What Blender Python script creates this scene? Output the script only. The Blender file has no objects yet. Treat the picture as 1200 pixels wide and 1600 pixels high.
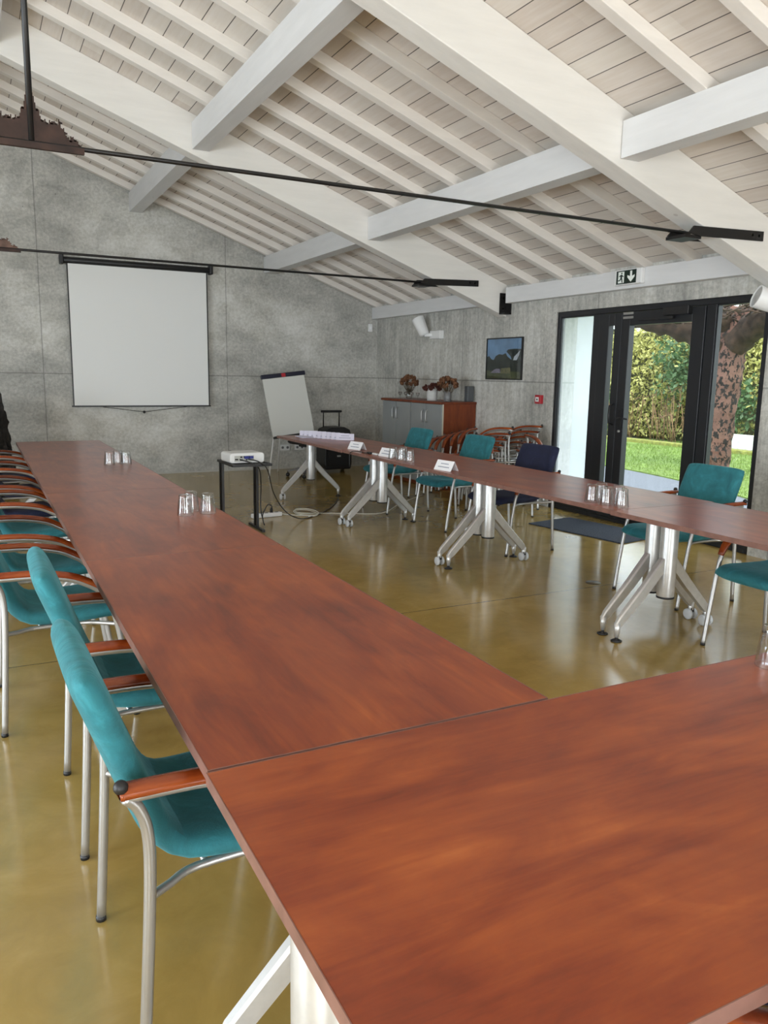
import bpy, bmesh, math, random
from mathutils import Vector, Matrix

# ------------------------------------------------------------------ camera, world, lights
scene = bpy.context.scene
COL = scene.collection
CAM_H = 1.47
F_PX, YAW, PITCH, ROLL = 1233.5, .47707, .17275, .016735
def cam_axes():
    cy, sy, cp, sp = math.cos(YAW), math.sin(YAW), math.cos(PITCH), math.sin(PITCH)
    fwd = Vector((sy*cp, cy*cp, -sp)); right = Vector((cy, -sy, 0)); up = right.cross(fwd)
    cr, sr = math.cos(ROLL), math.sin(ROLL)
    return cr*right + sr*up, -sr*right + cr*up, fwd
_r, _u, _f = cam_axes()
cam_data = bpy.data.cameras.new('camera')
cam = bpy.data.objects.new('camera', cam_data)
COL.objects.link(cam)
cam.matrix_world = Matrix(((_r.x, _u.x, -_f.x, 0), (_r.y, _u.y, -_f.y, 0), (_r.z, _u.z, -_f.z, CAM_H), (0, 0, 0, 1)))
cam_data.sensor_fit = 'VERTICAL'
cam_data.sensor_height = 36.0
cam_data.lens = F_PX/1600*36.0
cam_data.clip_start = .02
scene.camera = cam

scene.view_settings.view_transform = 'Standard'
scene.view_settings.look = 'None'
scene.view_settings.gamma = 1
scene.view_settings.use_curve_mapping = False
scene.view_settings.exposure = 0.80

SKY_STRENGTH = 2.3
world = bpy.data.worlds.new('overcast_sky')
scene.world = world
world.use_nodes = True
wn = world.node_tree.nodes
wn['Background'].inputs['Color'].default_value = (.86, .94, 1.0, 1)
wn['Background'].inputs['Strength'].default_value = SKY_STRENGTH

def area(name, loc, rot, sx, sy, power, color=(1, 1, 1), portal=False):
    d = bpy.data.lights.new(name, 'AREA')
    d.shape = 'RECTANGLE'; d.size = sx; d.size_y = sy; d.energy = power; d.color = color
    if portal: d.cycles.is_portal = True
    o = bpy.data.objects.new(name, d); COL.objects.link(o)
    o.location = loc; o.rotation_euler = rot
    return o
sun_d = bpy.data.lights.new('sun', 'SUN'); sun_d.energy = 2.6; sun_d.angle = math.radians(12); sun_d.color = (1, .96, .86)
sun = bpy.data.objects.new('sun', sun_d); COL.objects.link(sun)
sun.rotation_euler = Vector((.42, .55, -.95)).to_track_quat('-Z', 'Y').to_euler()
# daylight through the left wall's windows and two added unseen behind the camera
WIN_COL = (.80, .90, 1.0)
for wy in (1.2, 4.8):
    area('window_daylight', (-5.05, wy, 1.25), (0, -math.pi/2, 0), 2.1, 2.4, 105, WIN_COL)
for wx in (-2.6, 2.6):
    area('window_daylight', (wx, -3.0, 1.3), (math.pi/2, 0, 0), 3.0, 2.2, 105, (.95, .98, 1.0))
area('door_portal', (6.05, 5.77, 1.09), (0, math.pi/2, 0), 2.14, 2.64, 1, portal=True)

random.seed(7)
R = random.random
XR, YB, YF, XL = 5.785, 11.54, -3.3, -5.2
TOP = .745

# ------------------------------------------------------------------ materials
MATS = {}
def nodes_of(m):
    return m.node_tree.nodes, m.node_tree.links
def ramp(nt, stops):
    n = nt.nodes.new('ShaderNodeValToRGB'); cr = n.color_ramp
    while len(cr.elements) < len(stops): cr.elements.new(.5)
    for e, (p, c) in zip(cr.elements, stops):
        e.position = p; e.color = (*c, 1)
    return n
def mat(name, color, rough=.5, metal=0, noise=0, nscale=8, bump=0, bscale=60, coat=0, sheen=0, spec=.5, emit=0):
    if name in MATS: return MATS[name]
    m = bpy.data.materials.new(name); m.use_nodes = True
    n, l = nodes_of(m); b = n['Principled BSDF']
    b.inputs['Base Color'].default_value = (*color, 1)
    b.inputs['Roughness'].default_value = rough; b.inputs['Metallic'].default_value = metal
    b.inputs['Coat Weight'].default_value = coat; b.inputs['Specular IOR Level'].default_value = spec
    if sheen:
        b.inputs['Sheen Weight'].default_value = sheen; b.inputs['Sheen Roughness'].default_value = .35
        b.inputs['Sheen Tint'].default_value = (*[min(1, c*2.2+.1) for c in color], 1)
    if emit:
        b.inputs['Emission Color'].default_value = (*color, 1); b.inputs['Emission Strength'].default_value = emit
    tc = n.new('ShaderNodeTexCoord')
    if noise:
        t = n.new('ShaderNodeTexNoise'); t.inputs['Scale'].default_value = nscale; t.inputs['Detail'].default_value = 5
        l.new(tc.outputs['Object'], t.inputs['Vector'])
        r = ramp(m.node_tree, [(.3, tuple(c*(1-noise) for c in color)), (.7, tuple(min(1, c*(1+noise)) for c in color))])
        l.new(t.outputs['Fac'], r.inputs['Fac']); l.new(r.outputs['Color'], b.inputs['Base Color'])
    if bump:
        t = n.new('ShaderNodeTexNoise'); t.inputs['Scale'].default_value = bscale; t.inputs['Detail'].default_value = 4
        l.new(tc.outputs['Object'], t.inputs['Vector'])
        bp = n.new('ShaderNodeBump'); bp.inputs['Strength'].default_value = bump; bp.inputs['Distance'].default_value = .01
        l.new(t.outputs['Fac'], bp.inputs['Height']); l.new(bp.outputs['Normal'], b.inputs['Normal'])
    MATS[name] = m
    return m
def math_node(nt, op, a, b=None, c=None):
    n = nt.nodes.new('ShaderNodeMath'); n.operation = op
    for i, v in enumerate((a, b, c)):
        if v is None: continue
        if isinstance(v, (int, float)): n.inputs[i].default_value = v
        else: nt.links.new(v, n.inputs[i])
    return n.outputs[0]
def mixc(nt, fac, a, b, blend='MIX'):
    n = nt.nodes.new('ShaderNodeMix'); n.data_type = 'RGBA'; n.blend_type = blend
    for idx, v in ((0, fac), (6, a), (7, b)):
        if isinstance(v, tuple): n.inputs[idx].default_value = (*v, 1)
        elif isinstance(v, (int, float)): n.inputs[idx].default_value = v
        else: nt.links.new(v, n.inputs[idx])
    return n.outputs[2]
def noise(nt, vec, scale, detail=4, rough=.5, dist=0):
    t = nt.nodes.new('ShaderNodeTexNoise'); t.inputs['Scale'].default_value = scale
    t.inputs['Detail'].default_value = detail; t.inputs['Roughness'].default_value = rough; t.inputs['Distortion'].default_value = dist
    nt.links.new(vec, t.inputs['Vector']); return t.outputs['Fac']
def scaled(nt, vec, s, loc=(0, 0, 0)):
    mp = nt.nodes.new('ShaderNodeMapping'); mp.inputs['Scale'].default_value = s; mp.inputs['Location'].default_value = loc
    nt.links.new(vec, mp.inputs['Vector']); return mp.outputs[0]
def new_mat(name):
    m = bpy.data.materials.new(name); m.use_nodes = True
    nt = m.node_tree; tc = nt.nodes.new('ShaderNodeTexCoord')
    return m, nt, nt.nodes['Principled BSDF'], tc.outputs['Object']
def line_mask(nt, coord, period, phase, width):
    f = math_node(nt, 'SUBTRACT', coord, phase); f = math_node(nt, 'DIVIDE', f, period)
    f = math_node(nt, 'FRACT', f); return math_node(nt, 'LESS_THAN', f, width/period)
def sep(nt, vec):
    s = nt.nodes.new('ShaderNodeSeparateXYZ'); nt.links.new(vec, s.inputs[0]); return s.outputs
def bump_to(nt, bsdf, h, strength, dist=.01):
    bp = nt.nodes.new('ShaderNodeBump'); bp.inputs['Strength'].default_value = strength; bp.inputs['Distance'].default_value = dist
    nt.links.new(h, bp.inputs['Height']); nt.links.new(bp.outputs['Normal'], bsdf.inputs['Normal'])

def concrete(name, axis, per, phase, streak):
    m, nt, b, vec = new_mat(name)
    big = noise(nt, vec, .9, 6, .6, .4)
    sv = scaled(nt, vec, (9, 9, .5)) if streak else scaled(nt, vec, (1.2, 1.2, 2.4))
    mid = noise(nt, sv, 1.6, 6, .65)
    fine = noise(nt, vec, 26, 4, .7)
    r1 = ramp(nt, [(.28, (.335, .33, .305)), (.5, (.50, .492, .46)), (.74, (.70, .69, .65))]); nt.links.new(big, r1.inputs['Fac'])
    r2 = ramp(nt, [(.3, (.33, .33, .32)), (.7, (.63, .63, .62))]); nt.links.new(mid, r2.inputs['Fac'])
    c = mixc(nt, .75, r1.outputs[0], r2.outputs[0], 'OVERLAY')
    r3 = ramp(nt, [(.33, (.36, .36, .36)), (.67, (.62, .62, .62))]); nt.links.new(fine, r3.inputs['Fac'])
    c = mixc(nt, .8, c, r3.outputs[0], 'OVERLAY')
    # pale and dark blotches with edges of their own
    blot = noise(nt, scaled(nt, vec, (1, 1, 1.3), (3, 1, 5)), 1.7, 8, .7, .8)
    rb = ramp(nt, [(.56, (0, 0, 0)), (.60, (1, 1, 1))]); nt.links.new(blot, rb.inputs['Fac'])
    c = mixc(nt, math_node(nt, 'MULTIPLY', rb.outputs[0], .16), c, (.16, .165, .155))
    # blow holes
    vo = nt.nodes.new('ShaderNodeTexVoronoi'); vo.inputs['Scale'].default_value = 7; nt.links.new(vec, vo.inputs['Vector'])
    hole = math_node(nt, 'LESS_THAN', vo.outputs['Distance'], .045)
    hm = math_node(nt, 'MULTIPLY', hole, math_node(nt, 'GREATER_THAN', noise(nt, vec, 2.1, 2), .55))
    c = mixc(nt, math_node(nt, 'MULTIPLY', hm, .7), c, (.07, .07, .065))
    s = sep(nt, vec)
    wob = math_node(nt, 'MULTIPLY', math_node(nt, 'SUBTRACT', noise(nt, vec, 6, 3), .5), .012)
    va = math_node(nt, 'ADD', s[axis], wob); vz = math_node(nt, 'ADD', s[2], wob)
    l1 = line_mask(nt, va, per, phase, .014); l2 = line_mask(nt, vz, 9.0, 1.40, .016)
    lm = math_node(nt, 'MAXIMUM', l1, l2)
    c = mixc(nt, math_node(nt, 'MULTIPLY', lm, .5), c, (.11, .11, .1))
    nt.links.new(c, b.inputs['Base Color'])
    b.inputs['Roughness'].default_value = .62
    bump_to(nt, b, math_node(nt, 'SUBTRACT', math_node(nt, 'ADD', mid, math_node(nt, 'MULTIPLY', fine, .6)), lm), .25)
    return m
M_CONC_B = concrete('concrete_back', 0, 2.49, .835, False)
M_CONC_R = concrete('concrete_board', 1, 2.55, 9.0-2.55*3, True)

def floor_mat():
    m, nt, b, vec = new_mat('ochre_floor')
    a = noise(nt, vec, 1.1, 7, .62, .6); c2 = noise(nt, scaled(nt, vec, (1, 1, 1), (7, 3, 0)), 4.5, 6, .7, 1.0)
    r = ramp(nt, [(.25, (.24, .162, .040)), (.5, (.39, .268, .076)), (.75, (.58, .41, .145))])
    nt.links.new(math_node(nt, 'ADD', math_node(nt, 'MULTIPLY', a, .65), math_node(nt, 'MULTIPLY', c2, .35)), r.inputs['Fac'])
    s = sep(nt, vec)
    lm = line_mask(nt, s[1], 4.6, 4.16, .009)
    nt.links.new(mixc(nt, math_node(nt, 'MULTIPLY', lm, .75), r.outputs[0], (.03, .022, .008)), b.inputs['Base Color'])
    rr = nt.nodes.new('ShaderNodeMapRange'); rr.inputs['To Min'].default_value = .11; rr.inputs['To Max'].default_value = .21
    nt.links.new(c2, rr.inputs['Value']); nt.links.new(rr.outputs[0], b.inputs['Roughness'])
    b.inputs['Specular IOR Level'].default_value = .75; b.inputs['IOR'].default_value = 1.7
    bump_to(nt, b, c2, .012)
    return m
M_FLOOR = floor_mat()

def roof_mat():
    m, nt, b, vec = new_mat('white_boards')
    s = sep(nt, vec)
    idx = math_node(nt, 'FLOOR', math_node(nt, 'DIVIDE', math_node(nt, 'SUBTRACT', s[0], .071), .16))
    seg = math_node(nt, 'FLOOR', math_node(nt, 'DIVIDE', math_node(nt, 'ADD', s[1], math_node(nt, 'MULTIPLY', idx, 1.37)), 2.3))
    cv = nt.nodes.new('ShaderNodeCombineXYZ'); nt.links.new(idx, cv.inputs[0]); nt.links.new(seg, cv.inputs[1])
    wn_ = nt.nodes.new('ShaderNodeTexWhiteNoise'); nt.links.new(cv.outputs[0], wn_.inputs['Vector'])
    r = ramp(nt, [(0, (.60, .53, .47)), (.5, (.66, .60, .54)), (1, (.71, .66, .60))]); nt.links.new(wn_.outputs['Value'], r.inputs['Fac'])
    g = noise(nt, scaled(nt, vec, (14, 1.2, 14)), 2.4, 5, .6)
    r2 = ramp(nt, [(.3, (.46, .455, .45)), (.7, (.54, .54, .54))]); nt.links.new(g, r2.inputs['Fac'])
    c = mixc(nt, 1, r.outputs[0], r2.outputs[0], 'OVERLAY')
    lm = line_mask(nt, s[0], .16, .071, .0065)
    nt.links.new(mixc(nt, math_node(nt, 'MULTIPLY', lm, .9), c, (.03, .02, .015)), b.inputs['Base Color'])
    b.inputs['Roughness'].default_value = .6
    return m
M_ROOF = roof_mat()

def painted_wood(name, color, axis=0):
    m, nt, b, vec = new_mat(name)
    g = noise(nt, scaled(nt, vec, (1, 8, 8) if axis == 0 else (8, 1, 8)), 2.0, 5, .6)
    r = ramp(nt, [(.3, tuple(c*.95 for c in color)), (.7, tuple(min(1, c*1.03) for c in color))]); nt.links.new(g, r.inputs['Fac'])
    vo = nt.nodes.new('ShaderNodeTexVoronoi'); vo.inputs['Scale'].default_value = 2.6; nt.links.new(vec, vo.inputs['Vector'])
    kn = math_node(nt, 'MULTIPLY', math_node(nt, 'LESS_THAN', vo.outputs['Distance'], .045), .35)
    nt.links.new(mixc(nt, kn, r.outputs[0], (.33, .28, .22)), b.inputs['Base Color'])
    b.inputs['Roughness'].default_value = .5
    bump_to(nt, b, g, .12, .004)
    return m
M_BEAM = painted_wood('white_beam', (.78, .755, .71))
M_PURLIN = painted_wood('white_purlin', (.70, .70, .70), 1)
M_RAFTER = painted_wood('white_rafter', (.79, .745, .69))

def cherry(name, axis=0, dark=1.0, rough=.32, scale=1.0):
    m, nt, b, vec = new_mat(name)
    oi = nt.nodes.new('ShaderNodeObjectInfo')
    add = nt.nodes.new('ShaderNodeVectorMath'); add.operation = 'ADD'
    mul = nt.nodes.new('ShaderNodeVectorMath'); mul.operation = 'SCALE'; mul.inputs[3].default_value = 1.7
    nt.links.new(oi.outputs['Location'], mul.inputs[0]); nt.links.new(vec, add.inputs[0]); nt.links.new(mul.outputs[0], add.inputs[1])
    v = add.outputs[0]
    sc = [8.5*scale]*3; sc[axis] = 2.6*scale
    sf = [46*scale]*3; sf[axis] = 2.2*scale
    sb = [3.2*scale]*3; sb[axis] = 1.5*scale
    a = noise(nt, scaled(nt, v, tuple(sc)), 1.0, 6, .62, .9)
    f = noise(nt, scaled(nt, v, tuple(sf)), 1.0, 4, .6, .3)
    g = noise(nt, scaled(nt, v, tuple(sb)), 1.3, 4, .55, 1.2)
    t = math_node(nt, 'ADD', math_node(nt, 'MULTIPLY', a, .45), math_node(nt, 'ADD', math_node(nt, 'MULTIPLY', f, .20), math_node(nt, 'MULTIPLY', g, .35)))
    k = dark
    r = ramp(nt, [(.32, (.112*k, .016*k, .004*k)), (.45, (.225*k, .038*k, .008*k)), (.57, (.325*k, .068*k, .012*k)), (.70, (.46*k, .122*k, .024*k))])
    nt.links.new(t, r.inputs['Fac'])
    nt.links.new(r.outputs[0], b.inputs['Base Color'])
    b.inputs['Roughness'].default_value = rough
    b.inputs['Specular IOR Level'].default_value = .5
    return m
M_TOP = cherry('cherry_top', 0, 1.0, .285)
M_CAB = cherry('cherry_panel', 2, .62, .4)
M_ARM = cherry('cherry_arm', 0, 1.0, .25, 2.0)
M_EDGE = mat('table_edge', (.21, .105, .082), .4, noise=.2, nscale=20)

def velvet(name, c, sh=.55):
    m, nt, b, vec = new_mat(name)
    n1 = noise(nt, vec, 9, 5, .65, 1.2); n2 = noise(nt, vec, 220, 2)
    r = ramp(nt, [(.3, tuple(x*.72 for x in c)), (.55, c), (.78, tuple(min(1, x*1.45+.01) for x in c))]); nt.links.new(n1, r.inputs['Fac'])
    nt.links.new(r.outputs[0], b.inputs['Base Color'])
    b.inputs['Roughness'].default_value = .85
    b.inputs['Sheen Weight'].default_value = sh; b.inputs['Sheen Roughness'].default_value = .4
    b.inputs['Sheen Tint'].default_value = (*[min(1, x*1.6+.12) for x in c], 1)
    bump_to(nt, b, math_node(nt, 'ADD', n1, math_node(nt, 'MULTIPLY', n2, .15)), .35, .012)
    return m
M_TEAL = velvet('teal_velvet', (.020, .165, .195))
M_NAVY = velvet('navy_velvet', (.008, .012, .042), .2)
M_ALU = mat('brushed_aluminium', (.62, .615, .60), .34, .55, noise=.06, nscale=30)
M_TUBE = mat('silver_tube', (.47, .465, .455), .38, .8)
M_BLACK = mat('black_plastic', (.012, .012, .013), .45)
M_BLKMETAL = mat('black_metal', (.016, .015, .015), .4, .3)
M_FRAME = mat('anthracite_frame', (.014, .015, .018), .38)
M_RUST = mat('rusted_steel', (.035, .017, .012), .7, .2, noise=.5, nscale=14)
M_RUSTL = mat('light_rust', (.13, .075, .055), .75, .1, noise=.35, nscale=16)
M_WHITE = mat('white_plastic', (.78, .78, .77), .4)
M_GREYCASTER = mat('caster_grey', (.60, .62, .64), .4)
M_PAPER = mat('white_paper', (.86, .86, .88), .8)
M_PAPERV = mat('lilac_paper', (.70, .68, .80), .8)
M_TEXT = mat('printed_text', (.25, .28, .36), .8)
M_SCREEN = mat('screen_cloth', (.84, .845, .83), .75)
M_BOARD = mat('flip_board', (.62, .62, .58), .55)
M_GREYDOOR = mat('grey_door', (.27, .285, .285), .45, noise=.06, nscale=3)
M_MAT = mat('door_mat', (.05, .062, .085), .95, noise=.6, nscale=90, bump=.8, bscale=150)
M_RED = mat('alarm_red', (.42, .02, .03), .4)
M_GREEN = mat('sign_dark', (.004, .018, .012), .4)
M_SIGNW = mat('sign_white', (.85, .9, .85), .4)
M_CORD = mat('white_cord', (.72, .70, .62), .5)
M_FLOWER = mat('dried_flower', (.19, .085, .04), .9, noise=.55, nscale=40)
M_FLOWERR = mat('dried_flower_red', (.10, .028, .018), .9, noise=.5, nscale=40)
M_STEM = mat('dried_stem', (.09, .06, .03), .9)
M_POT = mat('white_pot', (.66, .66, .64), .6, noise=.1, nscale=20)
M_BARKBLK = mat('black_wood', (.014, .012, .010), .9, noise=.6, nscale=18, bump=.9, bscale=25)
M_SEATBLK = mat('office_black', (.012, .012, .014), .8)
M_GREYBASE = mat('office_grey', (.16, .16, .165), .5)
M_BLUEPORT = mat('blue_connector', (.02, .03, .22), .4)

def glass_arch(name, tint=(.97, .99, .99), haze=0):
    m = bpy.data.materials.new(name); m.use_nodes = True
    nt = m.node_tree; n = nt.nodes; n.remove(n['Principled BSDF'])
    tr = n.new('ShaderNodeBsdfTransparent'); tr.inputs[0].default_value = (*tint, 1)
    gl = n.new('ShaderNodeBsdfGlossy'); gl.inputs['Roughness'].default_value = .02
    lw_ = n.new('ShaderNodeLayerWeight'); lw_.inputs['Blend'].default_value = .5
    p5 = math_node(nt, 'POWER', lw_.outputs['Facing'], 5.0)
    fr = math_node(nt, 'ADD', math_node(nt, 'MULTIPLY', p5, .9), .04)
    mx = n.new('ShaderNodeMixShader')
    nt.links.new(fr, mx.inputs[0]); nt.links.new(tr.outputs[0], mx.inputs[1]); nt.links.new(gl.outputs[0], mx.inputs[2])
    out = mx
    if haze:
        df = n.new('ShaderNodeBsdfTranslucent'); df.inputs[0].default_value = (.9, .93, .95, 1)
        m2 = n.new('ShaderNodeMixShader'); m2.inputs[0].default_value = haze
        nt.links.new(mx.outputs[0], m2.inputs[1]); nt.links.new(df.outputs[0], m2.inputs[2]); out = m2
    nt.links.new(out.outputs[0], n['Material Output'].inputs[0])
    return m
M_PANE = glass_arch('window_glass')
M_PANEHAZE = glass_arch('hazed_glass', haze=.22)
def drink_glass():
    m = bpy.data.materials.new('clear_tumbler'); m.use_nodes = True
    nt = m.node_tree; n = nt.nodes; n.remove(n['Principled BSDF'])
    tr = n.new('ShaderNodeBsdfTransparent'); tr.inputs[0].default_value = (.965, .975, .975, 1)
    gl = n.new('ShaderNodeBsdfGlossy'); gl.inputs['Roughness'].default_value = .04
    lw_ = n.new('ShaderNodeLayerWeight'); lw_.inputs['Blend'].default_value = .5
    fr = math_node(nt, 'ADD', math_node(nt, 'MULTIPLY', math_node(nt, 'POWER', lw_.outputs['Facing'], 2.4), .85), .07)
    mx = n.new('ShaderNodeMixShader')
    nt.links.new(fr, mx.inputs[0]); nt.links.new(tr.outputs[0], mx.inputs[1]); nt.links.new(gl.outputs[0], mx.inputs[2])
    nt.links.new(mx.outputs[0], n['Material Output'].inputs[0])
    return m
M_TUMBLER = drink_glass()

def picture_mat():
    # a colour photograph of park trees, a tall white water tower and a lawn, by simple bands
    return [mat('photo_sky', (.16, .27, .44), .35, noise=.25, nscale=5), mat('photo_tree', (.012, .018, .016), .35, noise=.5, nscale=30),
            mat('photo_lawn', (.065, .07, .025), .35, noise=.4, nscale=25), mat('photo_white', (.5, .52, .58), .35, noise=.2, nscale=20),
            mat('photo_lilac', (.22, .18, .25), .35, noise=.3, nscale=40), mat('photo_ochre', (.14, .12, .05), .35, noise=.4, nscale=40)]

def bark():
    m, nt, b, vec = new_mat('spotted_bark')
    a = noise(nt, vec, 3, 5, .6); s1 = noise(nt, scaled(nt, vec, (1, 1, .75)), 15, 4, .65)
    r = ramp(nt, [(.3, (.10, .045, .034)), (.7, (.215, .115, .086))]); nt.links.new(a, r.inputs['Fac'])
    rb = ramp(nt, [(.505, (0, 0, 0)), (.53, (1, 1, 1))]); nt.links.new(s1, rb.inputs['Fac'])
    nt.links.new(mixc(nt, rb.outputs[0], r.outputs[0], (.012, .010, .009)), b.inputs['Base Color'])
    b.inputs['Roughness'].default_value = .9
    bump_to(nt, b, s1, .6, .03)
    return m
M_BARK = bark()
M_BRANCH = mat('dark_branch', (.045, .026, .016), .9, noise=.6, nscale=9, bump=.8, bscale=20)
M_TWIG = mat('bare_twig', (.22, .13, .07), .9, noise=.3, nscale=6)
def leaf_mat(name, c, trans=.3):
    m, nt, b, vec = new_mat(name)
    n1 = noise(nt, vec, 2.2, 4, .6); n2 = noise(nt, vec, 16, 2)
    r = ramp(nt, [(.3, tuple(x*.55 for x in c)), (.52, c), (.72, tuple(min(1, x*1.5) for x in c))])
    nt.links.new(math_node(nt, 'ADD', math_node(nt, 'MULTIPLY', n1, .5), math_node(nt, 'MULTIPLY', n2, .5)), r.inputs['Fac'])
    nt.links.new(r.outputs[0], b.inputs['Base Color']); b.inputs['Roughness'].default_value = .55
    tl = nt.nodes.new('ShaderNodeBsdfTranslucent'); nt.links.new(r.outputs[0], tl.inputs[0])
    mx = nt.nodes.new('ShaderNodeMixShader'); mx.inputs[0].default_value = trans
    nt.links.new(b.outputs[0], mx.inputs[1]); nt.links.new(tl.outputs[0], mx.inputs[2])
    nt.links.new(mx.outputs[0], nt.nodes['Material Output'].inputs[0])
    return m
M_LEAFY = leaf_mat('yellow_leaf', (.50, .49, .17))
M_LEAFD = leaf_mat('ivy_leaf', (.09, .17, .07))
M_HEDGECORE = mat('hedge_core', (.07, .075, .03), 1, noise=.5, nscale=5)
M_GRASS = leaf_mat('grass_blade', (.17, .26, .05))
M_LAWN = mat('lawn_ground', (.13, .20, .04), 1, noise=.35, nscale=7, bump=.6, bscale=80)
M_GRAVEL = mat('grey_gravel', (.135, .15, .18), .9, noise=.35, nscale=60, bump=.9, bscale=90)
M_WALLOUT = mat('white_render', (.52, .56, .58), .3, noise=.08, nscale=3, coat=1)
M_GARDENWALL = mat('garden_wall', (.58, .58, .57), .9, noise=.2, nscale=5)
M_MOSS = mat('moss_edge', (.20, .21, .05), 1, noise=.4, nscale=9)

# ------------------------------------------------------------------ mesh helpers
class MB:
    def __init__(s): s.v = []; s.f = []; s.sm = []; s.mi = []
    def add(s, vs, fs, smooth=False, mi=0):
        o = len(s.v); s.v += [tuple(v) for v in vs]
        s.f += [tuple(i+o for i in f) for f in fs]; s.sm += [smooth]*len(fs); s.mi += [mi]*len(fs); return s
    def box(s, lo, hi, mi=0, M=None):
        x0, y0, z0 = lo; x1, y1, z1 = hi
        vs = [Vector(p) for p in ((x0,y0,z0),(x1,y0,z0),(x1,y1,z0),(x0,y1,z0),(x0,y0,z1),(x1,y0,z1),(x1,y1,z1),(x0,y1,z1))]
        if M: vs = [M @ v for v in vs]
        return s.add(vs, [(3,2,1,0),(4,5,6,7),(0,1,5,4),(1,2,6,5),(2,3,7,6),(3,0,4,7)], False, mi)
    def prism(s, poly, axis, a, b, mi=0, M=None):
        n = len(poly)
        def P(p, t):
            v = [p[0], p[1]]; v.insert(axis, t); v = Vector(v); return M @ v if M else v
        vs = [P(p, a) for p in poly] + [P(p, b) for p in poly]
        fs = [tuple(range(n))[::-1], tuple(range(n, 2*n))] + [(i, (i+1) % n, n+(i+1) % n, n+i) for i in range(n)]
        return s.add(vs, fs, False, mi)
    def sweep(s, path, prof, up=(0, 0, 1), closed=False, smooth=True, mi=0, scale=None):
        path = [Vector(p) for p in path]; n = len(path); k = len(prof); vs = []; prev = None
        for i, p in enumerate(path):
            if closed: t = path[(i+1) % n]-path[i-1]
            else: t = path[min(i+1, n-1)]-path[max(i-1, 0)]
            t.normalize()
            if prev is None:
                u = Vector(up); u = u-t*u.dot(t)
                if u.length < 1e-4: u = Vector((1, .3, 0)); u = u-t*u.dot(t)
            else: u = prev-t*prev.dot(t)
            u.normalize(); prev = u; w = t.cross(u)
            sc = scale[i] if scale else 1
            vs += [p+u*(q[1]*sc)+w*(q[0]*sc) for q in prof]
        fs = []
        for i in range(n if closed else n-1):
            a = i*k; b = ((i+1) % n)*k
            fs += [(a+j, a+(j+1) % k, b+(j+1) % k, b+j) for j in range(k)]
        if not closed: fs += [tuple(range(k))[::-1], tuple(range((n-1)*k, n*k))]
        return s.add(vs, fs, smooth, mi)
    def tube(s, path, r, seg=10, closed=False, mi=0, scale=None):
        return s.sweep(path, [(r*math.cos(2*math.pi*j/seg), r*math.sin(2*math.pi*j/seg)) for j in range(seg)], closed=closed, mi=mi, scale=scale)
    def lathe(s, prof, seg=24, c=(0, 0, 0), M=None, mi=0, smooth=True):
        vs = []; fs = []; n = len(prof)
        for r, z in prof:
            for j in range(seg):
                a = 2*math.pi*j/seg; v = Vector((r*math.cos(a), r*math.sin(a), z))
                v = (M @ v if M else v)+Vector(c); vs.append(v)
        for i in range(n-1):
            for j in range(seg):
                fs.append((i*seg+j, i*seg+(j+1) % seg, (i+1)*seg+(j+1) % seg, (i+1)*seg+j))
        fs.append(tuple(range(seg))[::-1]); fs.append(tuple(range((n-1)*seg, n*seg)))
        return s.add(vs, fs, smooth, mi)
    def ball(s, c, r, seg=10, rings=6, mi=0, sq=(1, 1, 1)):
        prof = [(max(1e-4, math.sin(math.pi*i/rings)), -math.cos(math.pi*i/rings)) for i in range(rings+1)]
        return s.lathe(prof, seg, c, Matrix.Diagonal((r*sq[0], r*sq[1], r*sq[2])), mi)
    def pad(s, mid, nrm, T, nu=14, nv=14, mi=0, cut=.07, ea=8):
        # a cushion: two sheets about a mid surface that meet in a rounded rim
        def pt(i, j, sd):
            a, b = 2*i/nu-1, 2*j/nv-1
            # finer spacing near the rim
            a = math.sin(a*math.pi/2); b = math.sin(b*math.pi/2)
            aa = a*(1-cut*b**6); bb = b*(1-cut*a**6)
            th = T/2*(max(0, 1-abs(a)**ea)*max(0, 1-abs(b)**8))**.5
            return Vector(mid(aa, bb))+Vector(nrm(aa, bb))*(th*sd)
        vs = []; W = nu+1
        for sd in (1, -1):
            vs += [pt(i, j, sd) for j in range(nv+1) for i in range(nu+1)]
        N = W*(nv+1); fs = []
        for j in range(nv):
            for i in range(nu):
                a = j*W+i
                fs.append((a, a+1, a+1+W, a+W)); fs.append((N+a+W, N+a+1+W, N+a+1, N+a))
        bm = bmesh.new(); bv = [bm.verts.new(v) for v in vs]
        for f in fs:
            bm.faces.new([bv[q] for q in f])
        bmesh.ops.remove_doubles(bm, verts=bm.verts, dist=1e-5)
        bm.verts.index_update()
        s.add([v.co.copy() for v in bm.verts], [tuple(v.index for v in f.verts) for f in bm.faces], True, mi); bm.free(); return s
    def build(s, name, m, parent=None, bevel=0, loc=None, rotz=0, seg=2):
        me = bpy.data.meshes.new(name); me.from_pydata(s.v, [], s.f)
        ms = m if isinstance(m, (list, tuple)) else [m]
        for q in ms: me.materials.append(q)
        me.polygons.foreach_set('use_smooth', s.sm); me.polygons.foreach_set('material_index', s.mi)
        bm = bmesh.new(); bm.from_mesh(me); bmesh.ops.recalc_face_normals(bm, faces=bm.faces); bm.to_mesh(me); bm.free()
        me.update()
        o = bpy.data.objects.new(name, me); COL.objects.link(o)
        if parent is not None: o.parent = parent
        if loc: o.location = loc
        if rotz: o.rotation_euler = (0, 0, rotz)
        if bevel:
            b = o.modifiers.new('bevel', 'BEVEL'); b.width = bevel; b.segments = seg; b.limit_method = 'ANGLE'
        return o
def tag(o, label, cat, group=None, kind=None):
    o['label'] = label; o['category'] = cat
    if group: o['group'] = group
    if kind: o['kind'] = kind
    return o
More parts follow.
